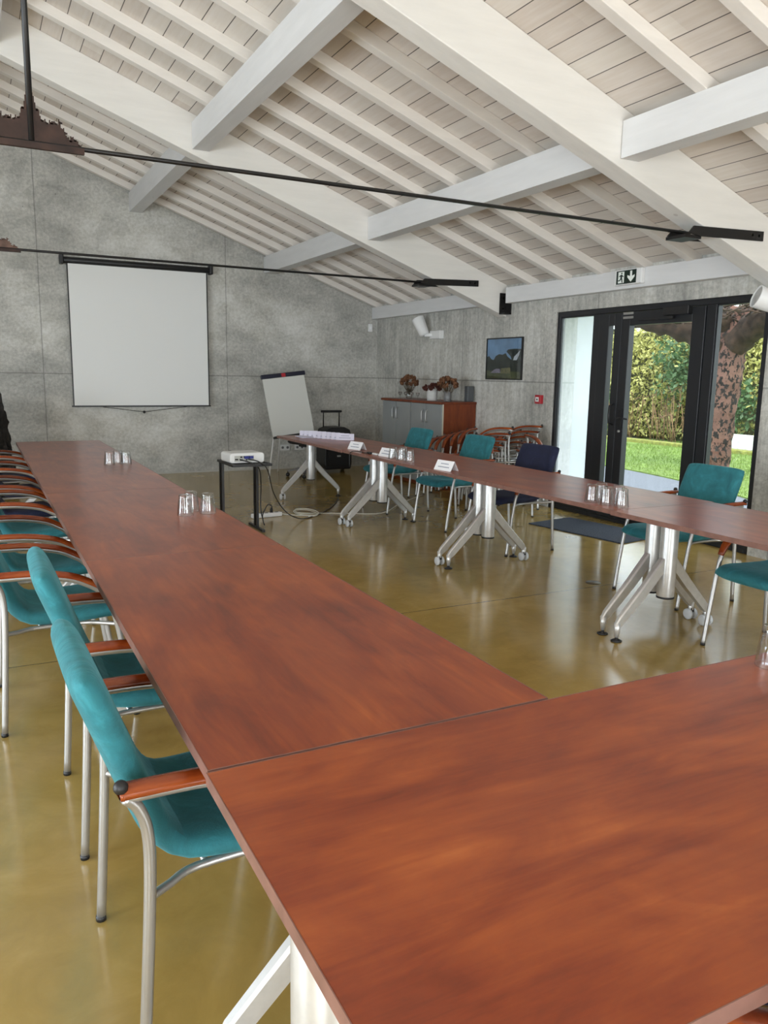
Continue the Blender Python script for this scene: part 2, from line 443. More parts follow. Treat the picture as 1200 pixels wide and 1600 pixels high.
def thing(name, label, cat, loc=(0, 0, 0), rotz=0, group=None):
    o = bpy.data.objects.new(name, None); COL.objects.link(o); o.empty_display_size = .1
    o.location = loc; o.rotation_euler = (0, 0, rotz)
    return tag(o, label, cat, group)
def struct(o):
    o['kind'] = 'structure'; return o
def copy_tree(o, parent=None):
    c = o.copy(); COL.objects.link(c)
    if parent is not None: c.parent = parent
    for ch in list(o.children): copy_tree(ch, c)
    return c
def place(proto, first, loc, rotz, label, group, cat=None):
    o = proto if first else copy_tree(proto)
    o.location = loc; o.rotation_euler = (0, 0, rotz)
    o['label'] = label
    if group: o['group'] = group
    return o
def arc_path(pts, n=6):
    # Catmull-Rom through the points
    P = [Vector(p) for p in pts]; P = [P[0]*2-P[1]]+P+[P[-1]*2-P[-2]]; out = []
    for i in range(1, len(P)-2):
        for k in range(n):
            t = k/n; a, b, c, d = P[i-1], P[i], P[i+1], P[i+2]
            out.append(.5*((2*b)+(c-a)*t+(2*a-5*b+4*c-d)*t*t+(3*b-a-3*c+d)*t**3))
    out.append(P[-2]); return out

# ------------------------------------------------------------------ setting: shell
RIDGE_X = .3
def zb(x): return 3.255-.36*(abs(x-RIDGE_X)+RIDGE_X-3.82)     # underside of the roof boards
struct(MB().box((XL-.3, YF-.3, -.12), (XR+.02, YB+.3, 0)).build('floor', M_FLOOR))
gp = lambda x: zb(x)+.10
bw = MB().prism([(XL-.3, 0), (XR+.3, 0), (XR+.3, gp(XR)), (RIDGE_X, gp(RIDGE_X)), (XL-.3, gp(XL))], 1, YB, YB+.3)
struct(bw.build('wall_back', M_CONC_B))
fw = MB()
fw.box((XL-.3, YF-.3, 0), (XR+.3, YF, .2)); fw.box((XL-.3, YF-.3, .2), (-4.1, YF, 2.5)); fw.box((4.1, YF-.3, .2), (XR+.3, YF, 2.5)); fw.box((-1.1, YF-.3, .2), (1.1, YF, 2.5))
fw.prism([(XL-.3, 2.5), (XR+.3, 2.5), (XR+.3, gp(XR)), (RIDGE_X, gp(RIDGE_X)), (XL-.3, gp(XL))], 1, YF-.3, YF)
struct(fw.build('wall_front', M_CONC_B))
DY0, DY1, DZ = 4.43, 7.11, 2.175
rw = MB(); xo = XR+.3
rw.box((XR, DY1, 0), (xo, YB, 2.62)); rw.box((XR, YF, 0), (xo, DY0, 2.62)); rw.box((XR, DY0, DZ), (xo, DY1, 2.62))
struct(rw.build('wall_right', M_CONC_R))
lw = MB(); y = YF
for wy in (1.2, 4.8):
    lw.box((XL-.3, y, 0), (XL, wy-1.25, 2.62)); lw.box((XL-.3, wy-1.25, 0), (XL, wy+1.25, .15)); lw.box((XL-.3, wy-1.25, 2.35), (XL, wy+1.25, 2.62)); y = wy+1.25
lw.box((XL-.3, y, 0), (XL, YB, 2.62))
struct(lw.build('wall_left', M_CONC_R))
ro = MB()
ro.prism([(RIDGE_X, zb(RIDGE_X)), (XR+.7, zb(XR+.7)), (XR+.7, zb(XR+.7)+.12), (RIDGE_X, zb(RIDGE_X)+.12)], 1, YF-.3, YB+.3)
ro.prism([(RIDGE_X, zb(RIDGE_X)), (RIDGE_X, zb(RIDGE_X)+.12), (XL-.7, zb(XL-.7)+.12), (XL-.7, zb(XL-.7))], 1, YF-.3, YB+.3)
struct(ro.build('ceiling', M_ROOF))

# rafters: white battens between the trusses, under the boards
RAFT = [(3.60, 'near bay, first from the near truss'), (3.03, 'near bay, second from the near truss'),
        (7.49, 'middle bay, nearest the far truss'), (6.93, 'middle bay, second from the far truss'), (6.35, 'middle bay, third from the far truss'), (5.78, 'middle bay, second from the near truss'), (5.21, 'middle bay, nearest the near truss'),
        (11.40, 'far bay, lying along the back concrete wall'), (10.88, 'far bay, second from the back wall'), (10.38, 'far bay, third from the back wall'), (9.89, 'far bay, fourth from the back wall'), (9.38, 'far bay, second from the far truss'), (8.80, 'far bay, next to the far truss')]
for ry, where in RAFT:
    mb = MB(); w = .042
    xe = XR-.0
    mb.prism([(RIDGE_X, zb(RIDGE_X)-.085), (xe, zb(xe)-.085), (xe, zb(xe)+.0), (RIDGE_X, zb(RIDGE_X)+.0)], 1, -w, w)
    o = mb.build('rafter', M_RAFTER, loc=(0, ry, 0), bevel=.004)
    tag(o, 'narrow white roof rafter, '+where, 'rafter', 'white rafters under the roof boards')

# trusses: raking white beam, steel tie rod, end plates, jagged centre plate, king rod
def truss(y0, y1, label, rust, kx):
    t = thing('roof_truss', label, 'roof truss', (RIDGE_X, y0, 0))
    def L(x): return x-RIDGE_X
    th = y1-y0
    for sgn in (1, -1):
        xe = XR if sgn > 0 else XL
        xs = RIDGE_X
        mb = MB().prism([(L(xs), zb(xs)-.372), (L(xe), zb(xe)-.372), (L(xe), zb(xe)), (L(xs), zb(xs))], 1, 0, th)
        mb.build('raking_beam', M_BEAM, t, bevel=.006)
    RZ = 2.515
    MB().tube([(L(-3.95), th/2, RZ), (L(.3), th/2, RZ+.012), (L(4.7), th/2, RZ)], .0115, 8).build('tie_rod', M_BLKMETAL, t)
    for sgn in (1, -1):
        xa = RIDGE_X+sgn*4.28; xb = RIDGE_X+sgn*5.06
        for yy in (-.014, th+.002):
            mb = MB()
            mb.prism([(L(xa), RZ-.02), (L(xa+sgn*.12), RZ-.034), (L(xb), RZ-.012), (L(xb), RZ+.058), (L(xa+sgn*.05), RZ+.032)], 1, yy, yy+.012)
            p = mb.build('end_plate', M_BLKMETAL, t)
            for bx in (.05, .12):
                MB().lathe([(.011, -.008), (.011, 0)], 10, (L(xb-sgn*bx), yy+(0 if yy < 0 else .02), RZ+.022), Matrix.Rotation(math.pi/2, 3, 'X')).build('bolt', M_TUBE, p)
        MB().box((L(xa-.02 if sgn > 0 else xa-.14), .0, RZ-.05), (L(xa+.14 if sgn > 0 else xa+.02), th, RZ-.028)).build('cross_plate', M_BLKMETAL, t)
    # jagged, lace-edged centre plate, cut from sheet steel
    hw, hh = .235, .225 if kx > .25 else .185
    KX = kx-RIDGE_X
    rnd = random.Random(3)
    KEY = [(0, 1.0), (.06, .97), (.12, .74), (.20, .60), (.30, .50), (.42, .46), (.52, .50), (.60, .46), (.68, .30), (.78, .22), (.86, .16), (.93, .06), (1, 0)]
    def hgt(u):
        for i in range(len(KEY)-1):
            if u <= KEY[i+1][0]:
                f = (u-KEY[i][0])/(KEY[i+1][0]-KEY[i][0]); return KEY[i][1]*(1-f)+KEY[i+1][1]*f
        return 0
    mb = MB(); NS = 46; dx = hw/NS
    tooth = [rnd.choice((-.05, -.02, 0, .04, .07)) for _ in range(NS)]
    for sgn in (-1, 1):
        for i in range(NS):
            u = (i+.5)/NS; h = max(.012, (hgt(u)+tooth[i//2*2]*(1 if u < .95 else 0)+(.03 if i % 4 == 0 else 0))*hh)
            a, b = sorted((KX+sgn*i*dx, KX+sgn*(i+1)*dx))
            mb.box((a, th/2-.004, RZ), (b, th/2+.004, RZ+h))
            if i % 4 == 1 and 3 < i < NS-4:      # little side hooks of the notched edge
                mb.box((min(a, a+sgn*dx*1.6), th/2-.004, RZ+h-.010), (max(b, b+sgn*dx*1.6), th/2+.004, RZ+h-.003))
    mb.build('lace_plate', rust, t)
    MB().box((KX-hw, th/2-.012, RZ-.014), (KX+hw, th/2+.012, RZ+.014)).build('plate_bar', M_RUST, t)
    MB().tube([(KX, th/2, RZ+.02), (KX, th/2, zb(RIDGE_X)-.2)], .0145, 10).build('king_rod', M_BLKMETAL, t)
    return t
tr_near = truss(4.24, 4.42, 'nearer white roof truss with black tie rod and jagged dark centre plate', M_RUST, .32)
tr_far = truss(8.06, 8.22, 'farther white roof truss with thin tie rod, ending above the framed picture', M_RUSTL, .225)

# purlins between the trusses; top flush with the rafters' underside
def purlin(xf, y0, y1, h, label, w=.16, mt=None):
    mb = MB(); zt = zb(xf)-.085
    mb.prism([(0, zt-h), (w, zt-h), (w, zt-.36*w), (0, zt)], 1, y0, y1)
    mb.box((-.002, y0+.03, zt-h+.05), (-.0005, y0+.045, zt-h+.065)); 
    o = mb.build('purlin', mt or M_PURLIN, loc=(xf, 0, 0), bevel=.004)
    return tag(o, label, 'beam', 'white purlins between the trusses')
for xf, hh, nm in ((2.02, .245, 'upper'), (3.91, .235, 'lower')):
    purlin(xf, 8.225, YB, hh, nm+' white purlin running from the far truss to the back wall')
    purlin(xf, 4.425, 8.055, hh, nm+' white purlin between the two trusses')
    purlin(xf, YF, 4.235, hh, nm+' white purlin on the near side of the nearer truss')
purlin(RIDGE_X-.08, 4.425, 8.055, .2, 'white ridge beam between the two trusses')
def plate(y0, y1, label):
    o = MB().box((XR-.10, y0, 2.325), (XR-.002, y1, 2.505)).build('wall_plate', M_PURLIN, bevel=.004)
    return tag(o, label, 'beam', 'white beams along the top of the right wall')
plate(8.225, YB-.01, 'white eaves beam above the spotlight, from far truss to back wall')
plate(4.425, 7.95, 'white eaves beam above the glass doors, carrying the exit sign')
sh = thing('beam_shoe', 'black steel shoe carrying the far truss at the right wall', 'bracket', (XR-.1, 8.0, 2.2))
MB().box((-.01, -.045, 0), (.095, .055, .012)).box((-.01, .045, 0), (.095, .055, .25)).box((.0, -.045, .012), (.095, .045, .02)).box((.083, -.045, 0), (.095, .045, .25)).build('steel_angle', M_BLKMETAL, sh)
for dz in (.07, .19): MB().lathe([(.013, -.012), (.013, 0)], 10, (.04, .045, dz), Matrix.Rotation(math.pi/2, 3, 'X')).build('bolt', M_TUBE, sh)

# ------------------------------------------------------------------ glazing in the right wall
GX0, GX1 = XR+.015, XR+.085
def frame_rect(mb, y0, y1, z0, z1, wl, wr, wb, wt, x0=GX0, x1=GX1):
    mb.box((x0, y0, z0), (x1, y0+wr, z1)); mb.box((x0, y1-wl, z0), (x1, y1, z1))
    if wb: mb.box((x0, y0+wr, z0), (x1, y1-wl, z0+wb))
    if wt: mb.box((x0, y0+wr, z1-wt), (x1, y1-wl, z1))
    return mb
tf = MB(); frame_rect(tf, DY0, DY1, 0, DZ, .05, .05, .04, .055)
tf.box((GX0, 6.44, .04), (GX1, 6.53, DZ-.055)); tf.box((GX0, 4.975, .04), (GX1, 5.08, DZ-.055))
struct(tf.build('trim_1', M_FRAME, bevel=.004))
def pane(y0, y1, z0, z1, parent, m):
    return MB().box((GX0+.03, y0, z0), (GX0+.038, y1, z1)).build('glass_pane', m, parent)
w1 = struct(frame_rect(MB(), 6.53, 7.06, .04, 2.12, .012, .012, .05, .012, GX0+.01, GX1-.01).build('window_1', M_FRAME))
pane(6.54, 7.05, .08, 2.11, w1, M_PANEHAZE)
w2 = struct(frame_rect(MB(), 4.48, 4.975, .04, 2.12, .012, .012, .05, .012, GX0+.01, GX1-.01).build('window_2', M_FRAME))
pane(4.49, 4.965, .08, 2.11, w2, M_PANE)
d1 = struct(frame_rect(MB(), 6.11, 6.435, .045, 2.115, .145, .10, .12, .12, GX0-.008, GX1-.01).build('door_1', M_FRAME, bevel=.004))
pane(6.20, 6.30, .15, 2.0, d1, M_PANE)
d2 = struct(frame_rect(MB(), 5.085, 6.105, .045, 2.115, .105, .145, .12, .13, GX0-.008, GX1-.01).build('door_2', M_FRAME, bevel=.004))
pane(5.22, 6.01, .15, 1.99, d2, M_PANE)
MB().box((GX0-.02, 6.02, .98), (GX0-.008, 6.07, 1.16)).tube([(GX0-.01, 6.045, 1.075), (GX0-.06, 6.045, 1.075), (GX0-.06, 5.99, 1.075), (GX0-.055, 5.90, 1.07)], .009, 8).build('door_handle', M_BLACK, d2)
MB().lathe([(.013, 0), (.013, .015)], 12, (GX0-.01, 6.045, .94), Matrix.Rotation(-math.pi/2, 3, 'Y')).build('lock_cylinder', M_TUBE, d2)
MB().tube([(GX0-.01, 6.15, 1.0), (GX0-.06, 6.15, 1.02), (GX0-.065, 6.15, 1.10), (GX0-.06, 6.15, 1.19), (GX0-.01, 6.15, 1.21)], .011, 8).build('pull_handle', M_BLACK, d1)
MB().box((GX0-.065, 5.23, 2.05), (GX0-.008, 5.53, 2.125)).build('door_closer', M_BLACK, d2, bevel=.006)
MB().box((GX0-.05, 5.42, 2.02), (GX0-.03, 5.85, 2.045)).build('closer_arm', M_BLACK, d2)
for zz in (2.05, 2.09): MB().box((GX0-.014, 5.955, zz), (GX0-.008, 6.09, zz+.022)).build('strike_plate', M_TUBE, d2)
# unseen windows of the left wall
for i, wy in enumerate((1.2, 4.8)):
    mb = MB(); w = .06
    for a, b in ((wy-1.25, wy-1.19), (wy+1.19, wy+1.25), (wy-.03, wy+.03)): mb.box((XL-.16, a, .15), (XL-.1, b, 2.35))
    mb.box((XL-.16, wy-1.25, .15), (XL-.1, wy+1.25, .21)); mb.box((XL-.16, wy-1.25, 2.29), (XL-.1, wy+1.25, 2.35))
    o = struct(mb.build('window_%d' % (i+3), M_FRAME))
    MB().box((XL-.135, wy-1.19, .21), (XL-.128, wy+1.19, 2.29)).build('glass_pane', M_PANE, o)
for i, wx in enumerate((-2.6, 2.6)):  # unseen pair added behind the camera to bring in daylight
    mb = MB()
    for a, b in ((wx-1.5, wx-1.44), (wx+1.44, wx+1.5), (wx-.03, wx+.03)): mb.box((a, YF-.16, .2), (b, YF-.1, 2.5))
    mb.box((wx-1.5, YF-.16, .2), (wx+1.5, YF-.1, .26)); mb.box((wx-1.5, YF-.16, 2.44), (wx+1.5, YF-.1, 2.5))
    o = struct(mb.build('window_%d' % (i+6), M_FRAME))
    MB().box((wx-1.44, YF-.135, .26), (wx+1.44, YF-.128, 2.44)).build('glass_pane', M_PANE, o)

# ------------------------------------------------------------------ outside
g = MB().box((XR+.3, -12, -.25), (40, 40, -.05)).build('gravel_ground', M_GRAVEL); struct(g)
bc = arc_path([(9.9, 15), (9.85, 12), (9.76, 10.48), (9.66, 9.6), (9.42, 8.48), (9.0, 7.2), (8.3, 5.8), (7.7, 4), (7.2, 0), (7, -8)], 5)
lawn = MB().prism([(p.x, p.y) for p in bc]+[(30, -8), (30, 15)], 2, -.055, -.03)
struct(lawn.build('lawn', M_LAWN))
gb = MB(); rg = random.Random(11)
for i in range(15000):
    yy = rg.uniform(5.5, 13.6); xx = rg.uniform(8.2, 15.2)
    bx = next((bc[k].x for k in range(len(bc)) if bc[k].y <= yy), 8)
    if xx < bx+.03: continue
    h = rg.uniform(.03, .075); a = rg.uniform(0, 6.28); w = .006
    dx, dy = math.cos(a)*w, math.sin(a)*w; lx, ly = rg.uniform(-.03, .03), rg.uniform(-.03, .03)
    gb.add([(xx-dx, yy-dy, -.03), (xx+dx, yy+dy, -.03), (xx+lx, yy+ly, -.03+h)], [(0, 1, 2)])
tag(gb.build('grass', M_GRASS), 'bright green short grass of the lawn beyond the doors', 'grass', kind='stuff')
o = MB().box((XR+.301, 7.16, -.05), (6.42, 7.30, 2.9)).build('wing_wall', M_WALLOUT)
tag(o, 'smooth white wall return outside, seen through the hazy left pane', 'wall', kind='structure')
def leaf_cloud(name, n, fn, size, m, seed, parent=None):
    r = random.Random(seed); mb = MB()
    for i in range(n):
        p = fn(r)
        if p is None: continue
        s = size*r.uniform(.6, 1.4)
        u = Vector((r.gauss(0, 1), r.gauss(0, 1), r.gauss(0, 1))); u.normalize()
        w = u.cross(Vector((r.gauss(0, 1), r.gauss(0, 1), r.gauss(0, 1)))); w.normalize(); P = Vector(p)
        mb.add([P-u*s, P+w*s*.45, P+u*s, P-w*s*.45], [(0, 1, 2, 3)])
    return mb.build(name, m, parent)
# hedge line: along X ~ 15 from Y 8 to 20 (bends towards the viewer at the far left)
def hx(y): return 15.6 - .10*(y-9)
hd = MB()
hn = 40
for i in range(hn):
    y0 = 5+i*.42; hh = 2.75+.22*math.sin(i*.9)+.15*math.sin(i*2.3)
    hd.box((hx(y0)+.35, y0-.3, -.05), (hx(y0)+1.2, y0+.5, hh-.15))
hedge = hd.build('hedge', M_HEDGECORE)
tag(hedge, 'tall loose yellow-green hedge at the back of the lawn', 'hedge', kind='stuff')
def hp(r):
    y = r.uniform(5, 21); h = 2.75+.22*math.sin((y-5)/.42*.9)+.15*math.sin((y-5)/.42*2.3)
    z = r.uniform(.05, h+.15)
    if 9.5 < y < 14 and z < .9 and r.random() < .75: return None
    bul = .28*math.sin(y*2.1+1.3*math.sin(z*2.2))+.18*math.sin(z*3.1+y)
    return (hx(y)+.3-abs(r.gauss(0, .22))-max(0, bul), y, z)
leaf_cloud('leaves', 36000, hp, .056, M_LEAFY, 5, hedge)
def ivy(c, s, n, seed, label):
    def f(r):
        a = Vector((abs(r.gauss(0, .35)), r.gauss(0, .42), r.gauss(0, .42)))
        if a.length > 1.1: return None
        return (hx(c[1])-.32-a.x*.6*s, c[1]+a.y*s, max(.02, c[2]+a.z*s*1.25))
    o = leaf_cloud('ivy', n, f, .07, M_LEAFD, seed, hedge)
    o['label'] = label; o['kind'] = 'stuff'
ivy((0, 13.55, 1.85), .85, 900, 21, 'dark green ivy clump on the hedge behind the glass door')
ivy((0, 11.9, .95), .55, 450, 22, 'blue-green ivy clump on the hedge to the right of the trunk')
ivy((0, 15.6, .75), .6, 700, 23, 'low dark shrub at the hedge foot behind the door handle')
tw = MB(); rt = random.Random(4)
for i in range(60):
    y = rt.uniform(12.6, 15.2); x = hx(y)-.35-rt.uniform(0, .35); l = rt.uniform(.6, 1.35)
    a = Vector((x, y, -.03)); b = a+Vector((rt.uniform(-.2, .1), rt.uniform(-.35, .35), l)); c = b+Vector((rt.uniform(-.15, .05), rt.uniform(-.3, .3), -.12))
    tw.tube([a, (a+b)/2+Vector((0, rt.uniform(-.08, .08), 0)), b, c], .009, 4)
o = tw.build('twigs', M_TWIG, hedge); o['label'] = 'bare brown twigs at the hedge foot'; o['kind'] = 'stuff'
o = MB().box((14.7, 4, -.05), (14.9, 13.0, .30)).build('garden_wall', M_GARDENWALL, bevel=.01)
tag(o, 'low white garden wall in front of the hedge, right of the trunk', 'wall')
o = MB().box((13.9, 6, -.05), (14.15, 19, .05)).build('mossy_kerb', M_MOSS, bevel=.015)
tag(o, 'mossy yellowish kerb between the lawn and the hedge', 'kerb')
# the tree
tree = thing('garden_tree', 'thick pinkish-brown tree trunk with black spots and dark spreading boughs, outside', 'tree', (10.5, 8.80, -.05))
def limb(pts, r0, r1, seg=14, m=M_BRANCH, name='bough', jit=.12, seed=1):
    P = arc_path(pts, 6); r = random.Random(seed); n = len(P)
    sc = [(r0+(r1-r0)*i/(n-1))*(1+r.uniform(-jit, jit)) for i in range(n)]
    mb = MB().tube(P, 1, seg, scale=sc)
    mb.v = [(v[0]+r.gauss(0, r0*.055), v[1]+r.gauss(0, r0*.055), v[2]+r.gauss(0, r0*.055)) for v in mb.v]
    return mb.build(name, m, tree)
limb([(0, 0, 0), (.01, .0, .5), (.03, -.02, 1.1), (.06, -.05, 1.75), (.1, -.06, 2.15), (.15, -.08, 2.6)], .235, .215, 22, M_BARK, 'trunk', .04, 2)
limb([(.05, .02, 1.98), (-.1, .6, 2.28), (-.3, 1.3, 2.47), (-.5, 2.0, 2.62), (-.7, 2.7, 2.85)], .24, .07, seed=3)
limb([(.1, -.05, 2.0), (.0, -.5, 2.32), (-.2, -1.1, 2.52), (-.4, -1.9, 2.68)], .24, .10, seed=4)
limb([(.1, .0, 2.35), (-.6, .2, 2.62), (-1.4, .5, 2.85), (-2.2, .9, 3.1)], .19, .08, seed=5)
limb([(.1, 0, 2.4), (.5, -.5, 2.8), (.9, -1.2, 3.2)], .18, .08, seed=6)
limb([(.1, 0, 2.4), (.3, .8, 2.8), (.5, 1.7, 3.2)], .18, .07, seed=7)
rb = random.Random(9)
for k in range(26):
    y = rb.uniform(-1.6, 2.4); x = -.15-.2*abs(y)+rb.uniform(-.5, .4); z = 2.42+.12*abs(y)+rb.uniform(-.06, .25)
    limb([(x, y, z), (x-.15, y+rb.uniform(-.1, .5), z+rb.uniform(.0, .1)), (x-.3, y+rb.uniform(.1, .9), z+rb.uniform(-.1, .25))], .045, .012, 7, seed=30+k, name='branch')

tg = MB(); rq = random.Random(77)
for k in range(260):
    y = rq.uniform(-1.9, 2.6); x = -.25-.22*abs(y)+rq.uniform(-.7, .5); z = 2.44+.10*abs(y)+rq.uniform(-.10, .42)
    d = Vector((rq.uniform(-.35, .1), rq.uniform(-.45, .45), rq.uniform(-.14, .16))); p = Vector((x, y, z))
    tg.tube([p, p+d*.5+Vector((0, 0, rq.uniform(-.04, .04))), p+d], .017, 5, scale=[1, .8, .35])
o = tg.build('shaggy_twigs', M_BRANCH, tree); o['kind'] = 'stuff'

# ------------------------------------------------------------------ tables
def caster(parent, x, y):
    c = MB().tube([(x, y, .10), (x, y, .058)], .010, 8)
    c.box((x-.016, y-.012, .045), (x+.016, y+.012, .075))
    o = c.build('caster', M_BLACK, parent)
    for s in (-1, 1):
        MB().lathe([(.030, -.009), (.034, -.006), (.034, .006), (.026, .009), (.010, .011)], 18, (x, y+s*.021, .034), Matrix.Rotation(s*-math.pi/2, 3, 'X')).build('wheel', M_GREYCASTER, o)
def foot_pad(parent, x, y):
    MB().lathe([(.030, 0), (.032, .006), (.020, .012), (.009, .016), (.009, .03)], 18, (x, y, 0)).build('foot_pad', M_BLACK, parent)
def t_leg(root, px, side):
    # built in table space: X along the length, Y across; side = +1 puts the casters at +Y
    col = MB()
    col.lathe([(.047, .225), (.05, .228), (.05, TOP-.04)], 28, (px, 0, 0))
    col.box((px-.045, -.26, TOP-.045), (px+.045, .26, TOP-.026))
    o = col.build('leg_column', M_ALU, root, bevel=.002)
    MB().lathe([(.048, .216), (.051, .2165), (.051, .227)], 28, (px, 0, 0)).build('end_cap', M_BLACK, o)
    for s in (1, -1):
        prof = [(-.019, -.030), (.019, -.030), (.019, .022), (.011, .029), (-.011, .029), (-.019, .022)]
        path = [(px, s*.03, .435), (px, s*.17, .285), (px, s*.335, .122), (px, s*.358, .095)]
        a = MB().sweep(path, prof, smooth=False, scale=[1.1, 1, .85, .62])
        a.tube([(px, s*.357, .108), (px, s*.357, .07), (px, s*.357, .026)], .019, 12, scale=[1, .95, .6])
        a.build('foot_arm', M_ALU, o)
        if s == side: caster(o, px, s*.357)
        else: foot_pad(o, px, s*.357)
def make_table(label, L, W, loc, rotz, side):
    t = thing('conference_table', label, 'table', loc, rotz, 'cherry-topped conference tables set in a U')
    top = MB().box((-L/2, -W/2, TOP-.026), (L/2, W/2, TOP)).build('tabletop', M_TOP, t, bevel=.0015)
    e = MB(); q = .0016  # real banding; its pale tone also paints light caught along the seams
    for s in (1, -1):
        e.box((-L/2-q, s*(W/2)-(q if s < 0 else 0), TOP-.0255), (L/2+q, s*(W/2)+(q if s > 0 else 0), TOP+.0002))
        e.box((s*(L/2)-(q if s < 0 else 0), -W/2, TOP-.0255), (s*(L/2)+(q if s > 0 else 0), W/2, TOP+.0002))
    e.build('edge_band', M_EDGE, top)
    for px in (-L/2+.065, L/2-.065): t_leg(t, px, side)
    MB().box((-L/2+.12, -.02, TOP-.066), (L/2-.12, .02, TOP-.027)).build('beam_rail', M_ALU, t)
    return t
LW, HX = .785, math.pi/2
ys = [1.345, 3.145, 4.985, 6.83, 8.66]
names = ['table nearest in the left row, meeting the foreground table', 'table second from the front in the left row, bare top', 'table third in the left row, behind the bare one', 'table farthest in the left row, ending before the back wall']
for i in range(4):
    L = ys[i+1]-ys[i]-.0036
    make_table('cherry '+names[i], L, LW, (.34+LW/2, (ys[i]+ys[i+1])/2, 0), HX, 1)
FRONT = make_table('large cherry foreground table lying crosswise at the bottom right', 1.83, .80, (.335+.915, 1.337-.40, 0), 0, -1)
yr = [1.41, 3.265, 5.10, 6.93, 8.76]
rn = ['table nearest in the right row, running out of frame', 'table second in the right row, tumbler cluster on its near end', 'table third in the right row, one name card on it', 'table farthest in the right row, with folded papers']
rx = [3.105, 3.125, 3.125, 3.105]
for i in range(4):
    L = yr[i+1]-yr[i]-.0036
    make_table('cherry '+rn[i], L, LW+.01, (rx[i]+.4, (yr[i]+yr[i+1])/2, 0), HX, -1 if i < 2 else 1)

# ------------------------------------------------------------------ chairs
LEGY = .283
def side_front():   # front leg that bends back into the arm
    return [(.255, 0), (.236, .14), (.214, .28), (.190, .42), (.168, .505), (.130, .562), (.080, .597), (.01, .628), (-.11, .648), (-.27, .652)]
def make_chair(name, label, fabric, upholstered=True):
    t = thing(name, label, 'chair')
    for s in (1, -1):
        y = s*LEGY
        P = arc_path([(x, y, z) for x, z in side_front()], 5)
        mb = MB().tube(P, .0125, 10); mb.build('front_leg', M_TUBE, t)
        MB().lathe([(.0135, 0), (.0135, .014)], 10, (.255, y, 0)).build('glide', M_BLACK, t)
        P2 = arc_path([(-.262, y, 0), (-.246, y, .25), (-.234, y, .47), (-.236, y, .57), (-.252, y, .625), (-.275, y, .652)], 5)
        MB().tube(P2, .0125, 10).build('rear_leg', M_TUBE, t)
        MB().lathe([(.0135, 0), (.0135, .014)], 10, (-.262, y, 0)).build('glide', M_BLACK, t)
        # curved wooden arm over the tube
        A = arc_path([(x, y, z) for x, z in side_front()[4:]]+[(-.285, y, .651)], 5)
        prof = [(-.024, .007), (-.024, .016), (-.017, .025), (0, .028), (.017, .025), (.024, .016), (.024, .007)]
        n = len(A)
        arm = MB().sweep(A, prof, up=(1, 0, .6), scale=[.75+.25*min(1, i/5) for i in range(n)])
        arm.build('armrest', M_ARM, t)
        MB().ball((-.285, y+s*.012, .682), .0145, 12, 8).build('bolt_knob', M_BLACK, t)
        rail = arc_path([(-.236, y, .425), (-.19, y-s*.035, .418), (-.12, y-s*.075, .415), (.06, y-s*.075, .415), (.15, y-s*.03, .415), (.19, y, .415)], 4)
        MB().tube(rail, .0095, 8).build('seat_rail', M_TUBE, t)
    if not upholstered:
        for xx, zz in ((-.2, .42), (.16, .415)):
            MB().tube([(xx, -LEGY+.02, zz), (xx, LEGY-.02, zz)], .0095, 8).build('cross_rail', M_TUBE, t)
        return t
    for xx in (-.1, .05):
        MB().tube([(xx, -LEGY+.07, .415), (xx, LEGY-.07, .415)], .008, 8).build('cross_rail', M_TUBE, t)
    # seat and backrest: one padded shell bent at the lumbar corner, split into its two parts
    prof = arc_path([(.282, 0, .420), (.262, 0, .443), (.20, 0, .456), (.05, 0, .450), (-.08, 0, .450), (-.145, 0, .462), (-.188, 0, .505), (-.222, 0, .585), (-.262, 0, .69), (-.305, 0, .80), (-.340, 0, .885)], 6)
    ln = [0]
    for i in range(1, len(prof)): ln.append(ln[-1]+(prof[i]-prof[i-1]).length)
    def along(f):
        f = min(max(f, 0), 1)*ln[-1]
        i = max(k for k in range(len(ln)-1) if ln[k] <= f+1e-9); q = (f-ln[i])/(ln[i+1]-ln[i])
        p = prof[i].lerp(prof[i+1], q)
        i0, i1 = max(0, i-1), min(len(prof)-1, i+2)
        t_ = (prof[i1]-prof[i0]).normalized()
        return p, t_
    def wid(f):
        return .236-.022*math.exp(-((f-.52)/.16)**2)+.004*max(0, f-.6)
    def mid(a, b):
        f = (a+1)/2; p, t_ = along(f)
        bow = .026*(1-b*b)*max(0, .25-f)/.25            # front edge bowed outward
        dish = -.010*(1-b*b)*math.sin(math.pi*min(1, max(0, f)))
        n_ = Vector((t_.z, 0, -t_.x))
        return (p.x+bow+n_.x*dish, b*wid(f), p.z+n_.z*dish)
    def nrm(a, b):
        _, t_ = along((a+1)/2); return (t_.z, 0, -t_.x)
    sh_ = MB().pad(mid, nrm, .066, 44, 16, cut=.030, ea=26)
    cut = {'seat': MB(), 'backrest': MB()}
    for f_ in sh_.f:
        c = sum((Vector(sh_.v[i]) for i in f_), Vector())/len(f_)
        (cut['backrest'] if (c.z > .478+.55*(c.x+.185) and c.x < -.03) else cut['seat']).f.append(f_)
    for nm, m_ in cut.items():
        use = sorted({i for f_ in m_.f for i in f_}); ix = {v: k for k, v in enumerate(use)}
        m_.v = [sh_.v[i] for i in use]; m_.f = [tuple(ix[i] for i in f_) for f_ in m_.f]
        m_.sm = [True]*len(m_.f); m_.mi = [0]*len(m_.f)
        m_.build(nm, fabric, t)
    return t
